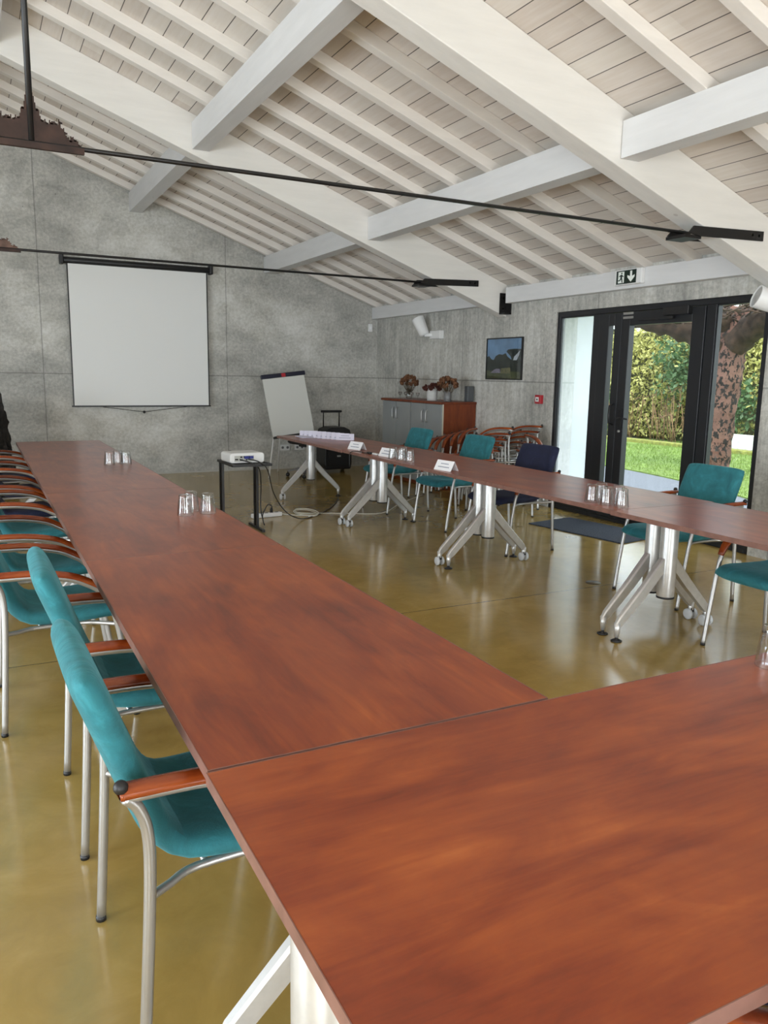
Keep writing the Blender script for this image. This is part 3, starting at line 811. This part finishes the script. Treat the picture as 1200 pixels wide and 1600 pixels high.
# right-hand row faces the inside of the U (-X); left-hand row faces +X
teal = make_chair('armchair', 'x', M_TEAL); navy = make_chair('armchair', 'x', M_NAVY)
G_CH = 'upholstered chairs round the tables'
first = {'t': True, 'n': True}
def chair(kind, x, y, rz, label):
    o = place(teal if kind == 't' else navy, first[kind], (x, y, 0), rz, label, G_CH); first[kind] = False
    return o
chair('t', .482, 1.768, .015, 'closest teal velvet chair at left, its back and wooden arm nearest the viewer')
chair('t', .475, 2.635, -.01, 'second teal velvet chair from the front at left, half behind the closest one')
chair('t', .285, 3.635, 0, 'third chair from the front at left, teal, cut by the picture edge')
chair('t', .285, 4.43, 0, 'fourth chair from the front in the left row, blue-teal seat under curved arms')
chair('t', .300, 5.46, 0, 'fifth chair from the front in the left row, blue-teal seat')
chair('n', .300, 6.25, 0, 'navy chair sixth from the front in the left row')
chair('n', .320, 7.30, 0, 'navy chair seventh from the front in the left row')
chair('n', .330, 8.32, 0, 'navy chair farthest back in the left row, before the dark sculpture')
chair('t', 4.20, 3.78, math.pi+.0, 'teal chair in front of the glass doors on the right, whole back in view')
chair('t', 3.81, 2.665, math.pi, 'teal chair at the right edge of the picture, only seat and front leg in view')
chair('n', 4.06, 5.50, math.pi+.08, 'navy chair on the far side of the right row, before the hazy pane')
chair('t', 4.14, 6.56, math.pi+.05, 'teal chair with navy chair on its near side, in front of the tilted stack')
chair('t', 4.07, 7.62, math.pi+.03, 'teal chair on the right row in front of the grey cabinet')
chair('n', 1.20, .50, math.pi/2, 'navy chair tucked under the foreground table, a corner at bottom right')

# stacked bare chair frames by the right wall
fr0 = make_chair('chair_frame', 'x', M_TEAL, False)
ff_ = True
def frame(x, y, z, rz, tilt, label, group):
    global ff_
    o = place(fr0, ff_, (x, y, z), rz, label, group); ff_ = False
    o.rotation_euler = (0, tilt, rz)
    return o
ords = ['lowest', 'second from the bottom', 'third from the bottom', 'fourth from the bottom', 'fifth from the bottom', 'sixth from the bottom', 'topmost']
for k in range(7):
    frame(4.98+.055*k, 8.18-.085*k, .0+.028*k, math.pi+.55, 0, 'stacked bare chair frame beside the cabinet, '+ords[k], 'stacked frames beside the cabinet')
for k in range(5):
    frame(5.22+.02*k, 7.42-.03*k, .0+.062*k, math.pi/2+.35, 0, 'stacked bare chair frame under the picture, '+(ords[k] if k < 4 else 'topmost'), 'stacked frames under the picture')
for k in range(3):
    frame(4.98+.03*k, 6.93-.05*k, .0+.085*k, -math.pi/2-.25, -.0, 'stacked bare chair frame behind the navy chair, '+('lowest', 'middle', 'topmost')[k], 'stacked frames behind the navy chair')

# ------------------------------------------------------------------ on the back wall
ps = thing('projection_screen', 'white pull-down projection screen with black roller case on the back wall', 'screen', (2.11, YB, 0))
MB().lathe([(.038, -.99), (.042, -.985), (.042, .985), (.038, .99)], 20, (0, -.075, 2.875), Matrix.Rotation(math.pi/2, 3, 'Y')).build('roller_case', M_BLACK, ps)
for s in (-1, 1):
    MB().box((s*.985-.025, -.125, 2.82), (s*.985+.025, -.001, 2.945)).build('end_bracket', M_BLACK, ps, bevel=.012)
MB().box((-.918, -.082, .985), (.928, -.079, 2.845)).build('screen_cloth', M_SCREEN, ps)
for s in (-.922, .922): MB().box((s-.006, -.083, .985), (s+.010, -.078, 2.845)).build('black_border', M_BLACK, ps)
MB().box((-.945, -.092, .965), (.945, -.070, .985)).build('bottom_bar', M_BLACK, ps)
MB().tube([(-.55, -.08, .965), (-.25, -.08, .925), (0, -.08, .895), (.25, -.08, .925), (.6, -.08, .965)], .004, 6).ball((.0, -.08, .892), .02, 8, 6).build('pull_cord', M_BLACK, ps)
o = thing('wall_switch', 'small white wall box high on the back wall near the corner', 'switch', (5.655, YB, 2.19))
MB().box((-.035, -.03, -.06), (.035, -.001, .06)).build('cover', M_WHITE, o, bevel=.006)
MB().box((-.015, -.034, -.02), (.015, -.03, .02)).build('button', M_PAPER, o)
for i, (sx, lab) in enumerate(((4.22, 'left white socket plate low on the back wall, beside the swivel chair'), (4.46, 'right white socket plate low on the back wall, behind the swivel chair'))):
    o = thing('socket_plate', lab, 'socket', (sx, YB, .33), group='white socket plates on the back wall')
    MB().box((-.08, -.014, -.045), (.08, -.001, .045)).build('plate', M_WHITE, o, bevel=.004)
    for s in (-.04, .04): MB().lathe([(.02, 0), (.02, .003)], 14, (s, -.014, 0), Matrix.Rotation(math.pi/2, 3, 'X')).build('socket', M_GREYBASE, o)
struct(MB().box((XL, YB-.012, 0), (XR, YB, .022)).build('baseboard_back', mat('pale_strip', (.45, .44, .40), .6)))

# flip chart
fc = thing('flip_chart', 'white flip-chart easel with dark top clamp leaning by the back wall', 'flip chart', (3.98, 10.78, 0), -.06)
tilt = Matrix.Rotation(-.17, 3, 'X')
def FT(v): return tilt @ Vector(v)
c0 = Vector((.06, -.12, .60))
Mf = Matrix.Translation(c0) @ Matrix.Rotation(-.12, 4, 'Y') @ Matrix.Rotation(-.22, 4, 'X')
MB().box((-.31, -.012, 0), (.31, .012, .83), M=Mf).build('board', M_BOARD, fc, bevel=.004)
MB().box((-.33, -.03, .83), (.33, .02, .89), M=Mf).build('clamp', mat('navy_clamp', (.012, .013, .03), .4), fc, bevel=.012)
MB().box((-.03, -.036, .83), (.03, -.028, .88), M=Mf).build('red_mark', M_RED, fc)
MB().box((-.31, -.075, -.03), (.31, .012, 0), M=Mf).build('pen_tray', M_BLACK, fc, bevel=.008)
for s in (-1, 1): MB().tube([Mf @ Vector((s*.30, .0, .0)), (s*.33, -.20, .0)], .011, 8).build('leg', M_WHITE, fc)
MB().tube([Mf @ Vector((0, .03, .82)), (0, .48, .0)], .011, 8).build('leg', M_WHITE, fc)

# rolling loudspeaker case
sp = thing('trolley_speaker', 'black wheeled loudspeaker with raised pull handle by the back wall', 'speaker', (4.80, 10.98, 0), .0)
MB().prism([(-.20, .05), (.20, .05), (.22, .12), (.22, .52), (.19, .64), (.1, .68), (-.1, .68), (-.19, .64), (-.22, .52), (-.22, .12)], 1, -.18, .17).build('body', M_BLACK, sp, bevel=.015)
MB().box((-.18, -.195, .10), (.18, -.18, .58)).build('grille', mat('speaker_grille', (.006, .006, .006), .7, bump=.6, bscale=300), sp, bevel=.01)
MB().box((-.03, -.199, .24), (.03, -.195, .265)).build('badge', M_TUBE, sp)
MB().tube([(-.13, .10, .66), (-.13, .10, .90), (.13, .10, .90), (.13, .10, .66)], .011, 8).build('pull_handle', M_BLKMETAL, sp)
MB().box((-.17, .08, .885), (.17, .12, .92)).build('handle_grip', M_BLACK, sp, bevel=.01)
for s in (-1, 1): MB().lathe([(.05, -.02), (.05, .02)], 18, (s*.2, .12, .05), Matrix.Rotation(math.pi/2, 3, 'Y')).build('wheel', M_BLACK, sp)

# swivel chair tucked behind the easel
oc = thing('swivel_chair', 'black swivel office chair with grey star base behind the far right table', 'office chair', (4.22, 10.55, 0), .35)
for k in range(5):
    a = k*2*math.pi/5
    e = (math.cos(a)*.30, math.sin(a)*.30)
    MB().sweep([(0, 0, .135), (e[0]*.5, e[1]*.5, .115), (e[0], e[1], .08)], [(-.025, -.014), (.025, -.014), (.018, .014), (-.018, .014)], smooth=False, scale=[1.2, 1, .7]).build('base_arm', M_GREYBASE, oc)
    MB().ball((e[0], e[1], .03), .03, 10, 8).tube([(e[0], e[1], .03), (e[0], e[1], .085)], .008, 6).build('caster', M_BLACK, oc)
MB().tube([(0, 0, .10), (0, 0, .28)], .03, 12).build('gas_lift_cover', M_BLACK, oc)
MB().tube([(0, 0, .26), (0, 0, .44)], .014, 12).build('gas_lift', M_TUBE, oc)
MB().pad(lambda a, b: (a*.23, b*.23, .50), lambda a, b: (0, 0, 1), .08).build('seat', M_SEATBLK, oc)
MB().box((-.1, -.1, .43), (.1, .1, .465)).tube([(.05, -.05, .44), (.12, -.26, .43)], .012, 8).build('mechanism', M_BLACK, oc)

# dark jagged sculpture at the far left
def sculpture():
    o = thing('driftwood_sculpture', 'black jagged-topped wooden sculpture at the far left by the back wall', 'sculpture', (.02, 10.3, 0))
    r = random.Random(8)
    mb = MB(); seg = 40; rings = 26; vs = []; fs = []
    tops = [1.0+.24*max(0, math.sin(j*1.9))*r.uniform(.3, 1)+r.uniform(-.05, .05) for j in range(seg)]
    for i in range(rings+1):
        f = i/rings
        for j in range(seg):
            a = 2*math.pi*j/seg
            rad = (.37-.10*f)*(1+.10*math.sin(j*2.7+i*.35)+r.uniform(-.05, .05))
            if f > .85: rad *= 1-.5*(f-.85)
            z = tops[j]*f
            vs.append((rad*math.cos(a), rad*math.sin(a), z))
    for i in range(rings):
        for j in range(seg):
            fs.append((i*seg+j, i*seg+(j+1) % seg, (i+1)*seg+(j+1) % seg, (i+1)*seg+j))
    fs.append(tuple(range(seg))[::-1]); c = len(vs); vs.append((0, 0, .9))
    fs += [(rings*seg+j, rings*seg+(j+1) % seg, c) for j in range(seg)]
    mb.add(vs, fs); mb.build('trunk', M_BARKBLK, o)
    sp_ = MB()
    for k in range(14):
        a = r.uniform(-.9, .9); rr = r.uniform(.15, .27); h = 1.25-.45*(rr/.3)*abs(r.uniform(.4, 1)); 
        x, y = rr*math.cos(a), rr*math.sin(a)
        sp_.tube([(x+.03, y, .6), (x+.01, y, h-.1), (x, y, h)], .03, 6, scale=[1, .7, .15])
    sp_.build('spikes', M_BARKBLK, o)
sculpture()

# ------------------------------------------------------------------ cabinets on the right wall
def cabinet(y0, y1, label):
    t = thing('storage_cabinet', label, 'cabinet', (5.26, y0, 0), group='grey-doored cabinets on the right wall')
    L = y1-y0; D = XR-.01-5.26
    m = MB(); m.box((.022, 0, .02), (D, .02, 1.105)); m.box((.022, L-.02, .02), (D, L, 1.105)); m.box((.022, .02, .02), (D, L-.02, .05)); m.box((D-.02, .02, .05), (D, L-.02, 1.105)); m.box((.06, .02, .55), (D-.02, L-.02, .57))
    m.box((.05, .0, 0), (D, L, .02))
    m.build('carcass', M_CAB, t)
    MB().box((.018, -.001, .02), (.03, .012, 1.105)).build('pale_edge', mat('pale_edge', (.62, .56, .44), .5), t)
    for k in range(2):
        a = .012+k*(L/2-.004); b = a+L/2-.016
        d = MB().box((0, a, .06), (.02, b, 1.10)).build('door', M_GREYDOOR, t, bevel=.002)
        hy = b-.05 if k == 0 else a+.05
        MB().tube(arc_path([(.0, hy, .86), (-.028, hy, .88), (-.032, hy, .94), (-.028, hy, 1.0), (.0, hy, 1.02)], 4), .006, 8).build('handle', M_TUBE, d)
cabinet(8.63, 9.44, 'grey two-door cabinet nearer the picture, with its cherry side panel in view')
cabinet(9.45, 10.27, 'grey two-door cabinet nearer the room corner')
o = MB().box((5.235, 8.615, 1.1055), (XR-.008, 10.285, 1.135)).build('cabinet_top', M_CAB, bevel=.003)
tag(o, 'long cherry top lying across both grey cabinets', 'worktop')
ZC = 1.1355
def flower_ball(root, c, rx, rz_, n, m, seed, stems=True, base=(0, 0, .05)):
    r = random.Random(seed)
    for k in range(n):
        a = r.uniform(0, 6.28); e = math.acos(r.uniform(-.35, 1))
        p = Vector((c[0]+rx*math.sin(e)*math.cos(a), c[1]+rx*1.15*math.sin(e)*math.sin(a), c[2]+rz_*math.cos(e)))
        f = MB()
        for q in range(26):
            v = Vector((r.gauss(0, 1), r.gauss(0, 1), r.gauss(0, 1))); v.normalize(); v *= .028
            w = v.cross(Vector((r.gauss(0, 1), r.gauss(0, 1), r.gauss(0, 1)))); w.normalize(); w *= .014
            f.add([p+v*.5-w, p+v*1.2, p+v*.5+w, p+v*.1], [(0, 1, 2, 3)])
        f.ball(p, .018, 6, 4)
        fo = f.build('flower_head', m, root)
        if stems:
            MB().tube([p, (p+Vector(base))/2+Vector((r.uniform(-.01, .01), 0, 0)), Vector(base)], .0022, 4).build('stem', M_STEM, fo)
# left bunch in a glass vase
b1 = thing('dried_flowers', 'left bunch of dried brown hydrangeas in a clear vase on the cabinets', 'flowers', (5.42, 9.78, ZC), group='dried flowers on the cabinet top')
MB().lathe([(.035, 0), (.045, .003), (.042, .05), (.05, .14), (.046, .14), (.038, .05), (.035, .008)], 20).build('vase', M_TUMBLER, b1)
flower_ball(b1, (0, 0, .23), .105, .085, 34, M_FLOWER, 1)
b2 = thing('potted_flowers', 'white pot of dark red dried flowers in the middle of the cabinets', 'flowers', (5.42, 9.15, ZC), group='dried flowers on the cabinet top')
MB().lathe([(.062, 0), (.066, .003), (.075, .15), (.077, .155), (.07, .155), (.06, .02)], 24).build('pot', M_POT, b2)
flower_ball(b2, (0, 0, .165), .105, .045, 26, M_FLOWERR, 2, base=(0, 0, .1))
b3 = thing('dried_flowers', 'right bunch of dried brown hydrangeas in a grey vase on the cabinets', 'flowers', (5.42, 8.76, ZC), group='dried flowers on the cabinet top')
MB().lathe([(.04, 0), (.045, .003), (.05, .13), (.046, .13), (.036, .01)], 20).build('vase', mat('grey_vase', (.20, .20, .20), .3), b3)
flower_ball(b3, (0, 0, .22), .115, .085, 36, M_FLOWER, 3)
o = MB().box((5.66, 8.60, 0), (5.76, 8.68, .20)).build('vase', mat('dark_grey', (.08, .085, .09), .5), bevel=.01); o.location = (0, .06, ZC)  # plain dark grey upright block
tag(o, 'dark grey square vase against the wall behind the right bunch', 'vase')
# small stemmed glasses in front of the flowers
wg = thing('stem_glass', 'x', 'glass', (0, 0, 0), group='small stemmed glasses on the cabinet top')
MB().lathe([(.028, 0), (.028, .002), (.004, .006), (.0035, .045), (.012, .05), (.026, .068), (.028, .095), (.026, .098), (.0245, .07), (.004, .052)], 18).build('bowl', M_TUMBLER, wg)
wl = ['small stemmed glass at the left end of the row under the left bunch', 'small stemmed glass second from left under the left bunch', 'small stemmed glass third from left, between bunch and white pot', 'small stemmed glass right beside the white pot']
for k, yy in enumerate((9.86, 9.69, 9.53, 9.36)):
    place(wg, k == 0, (5.32, yy, ZC), 0, wl[k], 'small stemmed glasses on the cabinet top')

# ------------------------------------------------------------------ on the right wall
pc = thing('framed_picture', 'black-framed colour photograph of trees on the right wall', 'picture', (XR, 8.05, 1.68))
f = MB(); hw_, hh_ = .368, .252; w = .014
f.box((-.026, -hw_, -hh_), (-.001, -hw_+w, hh_)); f.box((-.026, hw_-w, -hh_), (-.001, hw_, hh_)); f.box((-.026, -hw_+w, -hh_), (-.001, hw_-w, -hh_+w)); f.box((-.026, -hw_+w, hh_-w), (-.001, hw_-w, hh_))
f.build('frame', M_BLACK, pc)
pm = picture_mat(); ph = MB(); a_, b_ = hw_-w, hh_-w
def strip(poly, x, mi): ph.prism([(p[0], p[1]) for p in poly], 0, x, x+.0006, mi)
ph.box((-.016, -a_, -b_), (-.002, a_, b_), 0)
def S(u, v): return (a_-u*2*a_, -b_+v*2*b_)        # u left to right as seen from the room, v up
strip([S(0, .0), S(0, .22), S(1, .2), S(1, 0)], -.0168, 2)
strip([S(0, .2), S(0, .55), S(.06, .58), S(.12, .5), S(.2, .47), S(.26, .57), S(.36, .62), S(.45, .6), S(.55, .64), S(.6, .56), S(.68, .5), S(.78, .45), S(1, .42), S(1, .17)], -.0172, 1)
strip([S(.57, .68), S(.62, .73), S(.8, .745), S(1, .73), S(1, .42), S(.75, .42), S(.7, .55)], -.0176, 1)
strip([S(.77, .46), S(.8, .55), S(.88, .62), S(.955, .70), S(.93, .58), S(.87, .46)], -.0182, 3)
strip([S(.12, .14), S(.22, .22), S(.3, .25), S(.4, .24), S(.42, .14)], -.0182, 4)
strip([S(.42, .13), S(.43, .26), S(.7, .28), S(.71, .13)], -.0184, 5)
ph.build('photograph', pm, pc)
MB().box((-.0205, -a_, -b_), (-.0195, a_, b_)).build('glazing', M_PANE, pc)
al = thing('fire_alarm', 'small red fire alarm call point with white pane, left of the glazing', 'alarm', (XR, 7.32, 1.215))
MB().box((-.05, -.05, -.05), (-.001, .05, .05)).build('case', M_RED, al, bevel=.006)
MB().box((-.053, -.026, -.026), (-.05, .03, .026)).build('pane', M_WHITE, al)
MB().lathe([(.011, 0), (.011, .002)], 14, (-.0535, 0, 0), Matrix.Rotation(-math.pi/2, 3, 'Y')).build('mark', M_BLACK, al)
def spotlight(y, z, aim, label):
    t = thing('wall_spotlight', label, 'spotlight', (XR, y, z), group='white wall spotlights on the right wall')
    MB().box((-.075, -.13, -.055), (-.001, .13, .055)).build('wall_box', M_WHITE, t, bevel=.006)
    A = Vector(aim).normalized(); c = Vector((-.13, .17, .0))
    MB().tube([(-.06, .08, 0), (-.10, .14, .0), tuple(c)], .028, 10).build('elbow', M_WHITE, t)
    q = A.to_track_quat('Z', 'Y').to_matrix()
    MB().lathe([(.045, -.06), (.068, -.045), (.075, .02), (.088, .20), (.088, .205), (.080, .205), (.074, .15), (.045, .09)], 24, c+A*.05, q).build('lamp_head', M_WHITE, t)
    MB().lathe([(.078, .196), (.070, .14), (.040, .095), (.012, .088), (.012, .12)], 24, c+A*.05, q).build('reflector', M_ALU, t)
    MB().lathe([(.079, .185), (.079, .19)], 24, c+A*.05, q).build('lens', M_PANE, t)
    return t
spotlight(9.62, 2.02, (-.25, .45, .95), 'white wall spotlight aimed upward, above the cabinets')
spotlight(4.02, 2.03, (-.85, .5, .35), 'white wall spotlight with clear lens at the right edge, beside the glazing')

# exit sign on the eaves beam
ex = thing('exit_sign', 'emergency exit sign with running man and down arrow on the eaves beam', 'sign', (XR-.10, 5.92, 2.427))
MB().box((-.05, -.19, -.072), (-.001, .165, .072)).build('housing', M_WHITE, ex, bevel=.008)
MB().box((-.053, -.125, -.062), (-.050, .135, .062)).build('panel', M_GREEN, ex)
sg = MB()
# from the room +Y is on the left: door with running figure at left, arrow at right
def sy(u, v): return (.135-u*.26, -.062+v*.124)
sg.prism([sy(.10, .08), sy(.10, .92), sy(.40, .92), sy(.40, .08)], 0, -.0545, -.053)
sg.prism([sy(.70, .92), sy(.80, .92), sy(.80, .52), sy(.93, .62), sy(.93, .46), sy(.75, .10), sy(.57, .46), sy(.57, .62), sy(.70, .52)], 0, -.0545, -.053)
sg.build('white_pictogram', M_SIGNW, ex)
mn = MB()
mn.prism([sy(.28+.035*math.cos(k*.785), .80+.075*math.sin(k*.785)) for k in range(8)], 0, -.0556, -.0546)
for poly in ([(.22, .70), (.31, .70), (.30, .42), (.22, .40)], [(.30, .68), (.385, .56), (.37, .50), (.29, .60)], [(.23, .68), (.14, .60), (.15, .54), (.24, .60)],
             [(.25, .44), (.31, .42), (.345, .10), (.30, .10)], [(.22, .43), (.28, .40), (.20, .24), (.105, .24), (.105, .31), (.17, .31)]):
    mn.prism([sy(*p) for p in poly], 0, -.0556, -.0546)
mn.build('running_man', M_GREEN, ex)

# ------------------------------------------------------------------ floor things
dm = MB().box((-.31, -.57, 0), (.31, .57, .012)).build('door_mat', M_MAT, loc=(5.31, 5.80, 0), rotz=.16, bevel=.004)
tag(dm, 'dark blue-grey door mat on the floor before the glass doors', 'mat')
fl = MB().lathe([(.055, 0), (.055, .003)], 28, (3.92, 4.25, 0)).build('floor_cover', mat('floor_disc', (.12, .10, .06), .35, .4))
tag(fl, 'round flush metal cover in the shiny floor', 'floor cover')

# projector table and projector
pt = thing('side_table', 'small black metal side table holding the projector', 'table', (2.19, 7.08, 0))
ZT = .652
tp = MB(); 
tp.box((-.185, -.255, ZT-.022), (.185, -.230, ZT)); tp.box((-.185, .230, ZT-.022), (.185, .255, ZT)); tp.box((-.185, -.230, ZT-.022), (-.160, .230, ZT)); tp.box((.160, -.230, ZT-.022), (.185, .230, ZT))
tp.build('top_frame', M_BLKMETAL, pt)
MB().box((-.16, -.23, ZT-.018), (.16, .23, ZT-.006)).build('top_panel', mat('dark_panel', (.03, .03, .03), .4), pt)
for sx, cy_ in ((-.17, .16), (.13, .06)):
    lg = MB()
    for dy in (-.035, .035): lg.box((sx-.011, cy_+dy-.011, .02), (sx+.011, cy_+dy+.011, ZT-.022))
    lg.build('leg', M_BLKMETAL, pt)
    MB().box((sx-.013, cy_-.22, .0), (sx+.013, cy_+.20, .022)).build('foot_bar', M_BLKMETAL, pt)
pj = thing('projector', 'white video projector standing on the black side table', 'projector', (2.17, 7.06, ZT+.001), .06)
MB().prism([(-.165, .012), (-.150, .0), (.150, .0), (.165, .012), (.165, .078), (.145, .092), (-.145, .092), (-.165, .078)], 1, -.125, .13).build('case', M_WHITE, pj, bevel=.012)
MB().box((-.125, -.1265, .016), (.06, -.125, .068)).build('connector_panel', mat('port_panel', (.45, .45, .42), .5), pj)
pb = MB()
for px_, pz_, w_ in ((-.105, .035, .03), (-.06, .055, .02), (-.03, .055, .018), (-.06, .03, .025), (-.01, .03, .015)): pb.box((px_-w_/2, -.1275, pz_-.007), (px_+w_/2, -.1265, pz_+.007))
pb.build('ports', M_BLACK, pj)
for px_ in (-.015, .03): MB().box((px_-.018, -.150, .042), (px_+.018, -.1265, .064)).build('blue_plug', M_BLUEPORT, pj)
MB().lathe([(.045, 0), (.045, .02), (.035, .022)], 22, (-.07, .130, .05), Matrix.Rotation(-math.pi/2, 3, 'X')).build('lens', M_BLACK, pj)
cabl = arc_path([(2.18, 6.92, .69), (2.24, 6.80, .675), (2.32, 6.80, .60), (2.43, 6.95, .36), (2.62, 7.15, .14), (2.85, 7.35, .02), (3.05, 7.5, .006), (3.3, 7.75, .006), (3.55, 8.1, .006), (3.75, 8.45, .006), (3.86, 8.70, .02)], 7)
tag(MB().tube(cabl, .0055, 6).build('video_cable', M_BLACK), 'black cable dropping from the projector and looping along the floor', 'cable')
tag(MB().tube(arc_path([(2.10, 6.92, .69), (2.24, 6.84, .63), (2.34, 7.05, .45), (2.345, 7.08, .2), (2.36, 7.02, .05), (2.42, 7.25, .10), (2.55, 7.48, .16), (2.64, 7.62, .12), (2.655, 7.66, .06)], 7), .0055, 6).build('power_cable', M_BLACK), 'black power cable down the side table leg to the power strip', 'cable')
ps_ = thing('power_strip', 'white multi-socket power strip on the floor by the side table', 'power strip', (2.60, 7.66, 0), .12)
MB().box((-.165, -.03, .002), (.165, .03, .045)).build('body', M_WHITE, ps_, bevel=.008)
for k in range(5): MB().lathe([(.019, 0), (.019, .002)], 14, (-.12+k*.058, 0, .0455)).build('socket', M_GREYBASE, ps_)
MB().lathe([(.014, 0), (.016, .03), (.007, .05)], 12, (.055, 0, .047)).build('plug', M_BLACK, ps_)
cw = [(2.77, 7.68, .02), (2.9, 7.62, .007), (3.05, 7.52, .007)]
for k in range(15):
    a = -1.9+k*.84; cw.append((3.03+.115*math.cos(a)+.004*k*.4, 7.68+.20*math.sin(a), .008+.0016*k))
cw += [(3.2, 7.62, .008), (3.45, 7.52, .007), (3.8, 7.4, .007), (4.3, 7.9, .007), (4.9, 8.4, .008)]
tag(MB().tube(arc_path(cw, 5), .0055, 6).build('extension_cord', M_CORD), 'coiled white extension cord on the floor between side table and right row', 'cord')

# ------------------------------------------------------------------ on the tables
def tumbler():
    t = thing('tumbler', 'x', 'glass')
    # upside-down faceted tumbler: rim on the table, thick base on top
    out = [(.0415, 0), (.0418, .002), (.0405, .02), (.0375, .05), (.034, .078), (.0325, .09), (.0318, .100), (.029, .105)]
    inn = [(.003, .084), (.028, .080), (.0335, .05), (.0378, .02), (.0395, .002)]
    mb = MB(); seg = 18; vs = []; fs = []
    prof = [(.003, .1045)] + [(r, z) for r, z in reversed(out)] + [(r, z) for r, z in reversed(inn)]
    for i, (r, z) in enumerate(prof):
        for j in range(seg):
            a = 2*math.pi*j/seg
            fct = 1-(.035 if (j % 2 and i < 7 and i > 0) else 0)
            vs.append((r*fct*math.cos(a), r*fct*math.sin(a), z))
    n = len(prof)
    for i in range(n-1):
        for j in range(seg): fs.append((i*seg+j, i*seg+(j+1) % seg, (i+1)*seg+(j+1) % seg, (i+1)*seg+j))
    fs.append(tuple(range(seg))); fs.append(tuple(range((n-1)*seg, n*seg)))
    mb.add(vs, fs, True); mb.build('glass_body', M_TUMBLER, t); return t
tb = tumbler()
TUM = [(.895, 6.36, 'left tumbler of three on the farthest left table', 'tumblers on the far left table'), (.97, 6.43, 'middle tumbler of three on the farthest left table', 'tumblers on the far left table'), (1.02, 6.36, 'right tumbler of three on the farthest left table', 'tumblers on the far left table'),
       (.92, 3.985, 'front left tumbler of three on the middle of the left row', 'tumblers on the left row'), (.975, 4.09, 'rear tumbler of three on the middle of the left row', 'tumblers on the left row'), (1.04, 4.0, 'front right tumbler of three on the middle of the left row', 'tumblers on the left row'),
       (3.205, 6.05, 'leftmost upside-down tumbler right of the second name card', 'tumblers beside the name card'), (3.29, 6.02, 'rear tumbler, second from left, right of the second name card', 'tumblers beside the name card'), (3.215, 5.92, 'third tumbler from the left, right of the second name card', 'tumblers beside the name card'), (3.235, 5.80, 'rightmost tumbler right of the second name card', 'tumblers beside the name card'),
       (3.215, 3.545, 'leftmost tumbler of the cluster before the glass doors', 'tumblers before the glass doors'), (3.31, 3.57, 'rear tumbler of the cluster before the glass doors', 'tumblers before the glass doors'), (3.225, 3.435, 'front middle tumbler of the cluster before the glass doors', 'tumblers before the glass doors'), (3.34, 3.455, 'rear right tumbler of the cluster before the glass doors', 'tumblers before the glass doors'), (3.25, 3.335, 'front right tumbler of the cluster before the glass doors', 'tumblers before the glass doors'),
       (1.785, 1.262, 'tumbler on the foreground table cut by the right picture edge', None)]
for k, (x, y, lab, gr) in enumerate(TUM):
    place(tb, k == 0, (x, y, TOP+.0008), .3*k, lab, gr)

def name_card(w, h, printed, m, spread=.55):
    t = thing('name_card', 'x', 'card')
    d = h*spread
    mb = MB()
    for s in (1, -1):
        mb.add([(s*d, -w/2, 0), (s*d, w/2, 0), (0, w/2, h), (0, -w/2, h), (s*(d-.0012), -w/2, 0), (s*(d-.0012), w/2, 0), (0, w/2, h-.0012), (0, -w/2, h-.0012)],
               [(0, 1, 2, 3), (7, 6, 5, 4), (0, 4, 5, 1), (0, 3, 7, 4), (1, 5, 6, 2)])
    mb.build('folded_card', m, t)
    if printed:
        tx = MB()
        for v0, u0, u1 in ((.62, .28, .72), (.30, .18, .82)):
            u = u0
            while u < u1:
                e = min(u1, u+.05); z0 = h*v0; z1 = h*(v0+.10)
                X = lambda z: -d*(1-z/h)-.0006
                tx.add([(X(z0), w*(.5-u), z0), (X(z0), w*(.5-e), z0), (X(z1), w*(.5-e), z1), (X(z1), w*(.5-u), z1)], [(0, 1, 2, 3)])
                u = e+.015
        tx.build('printed_lines', M_TEXT, t)
    return t
nc = name_card(.20, .075, True, M_PAPER)
for k, (x, y, rz, lab) in enumerate(((3.275, 6.93, .22, 'white folded name card farthest of the three printed ones, before the papers'), (3.255, 6.235, .12, 'white folded name card just left of the four tumblers'), (3.215, 5.185, .16, 'white folded name card nearest the viewer on the right row'))):
    place(nc, k == 0, (x, y, TOP+.0008), rz, lab, 'printed name cards on the right row')
fp = name_card(.20, .07, True, M_PAPERV, .34)
od = ['first', 'second', 'third', 'fourth', 'fifth', 'sixth', 'seventh', 'eighth', 'ninth']
for k in range(9):
    place(fp, k == 0, (3.62-.028*k, 7.97+.066*k, TOP+.0008), 1.0+.10*math.sin(k*2.4), od[k]+' folded card from the right in the row of papers', 'folded cards in a row')
fp2 = thing('paper_stack', 'small flat pile of lilac papers left of the row of folded cards', 'papers', (3.33, 8.42, TOP+.0008))
for k in range(4):
    MB().box((-.07, -.10, .004*k), (.07, .10, .004*k+.003), M=Matrix.Rotation(.15*k, 4, 'Z')).build('sheet', M_PAPERV, fp2)
ca = MB().tube(arc_path([(3.10, 6.72, TOP-.14), (3.10, 6.71, TOP-.01), (3.14, 6.66, TOP+.012), (3.18, 6.58, TOP+.006), (3.2, 6.50, TOP+.006), (3.215, 6.44, TOP+.008)], 6), .004, 6)
vc = ca.build('adapter_cable', M_BLACK)
tag(vc, 'short black adapter cable with white plug between two name cards', 'cable')
MB().box((3.20, 6.36, TOP+.001), (3.225, 6.45, TOP+.016)).build('white_plug', M_WHITE, vc, bevel=.003)
MB().box((3.185, 6.46, TOP+.001), (3.215, 6.53, TOP+.018)).build('black_plug', M_BLACK, vc, bevel=.003)
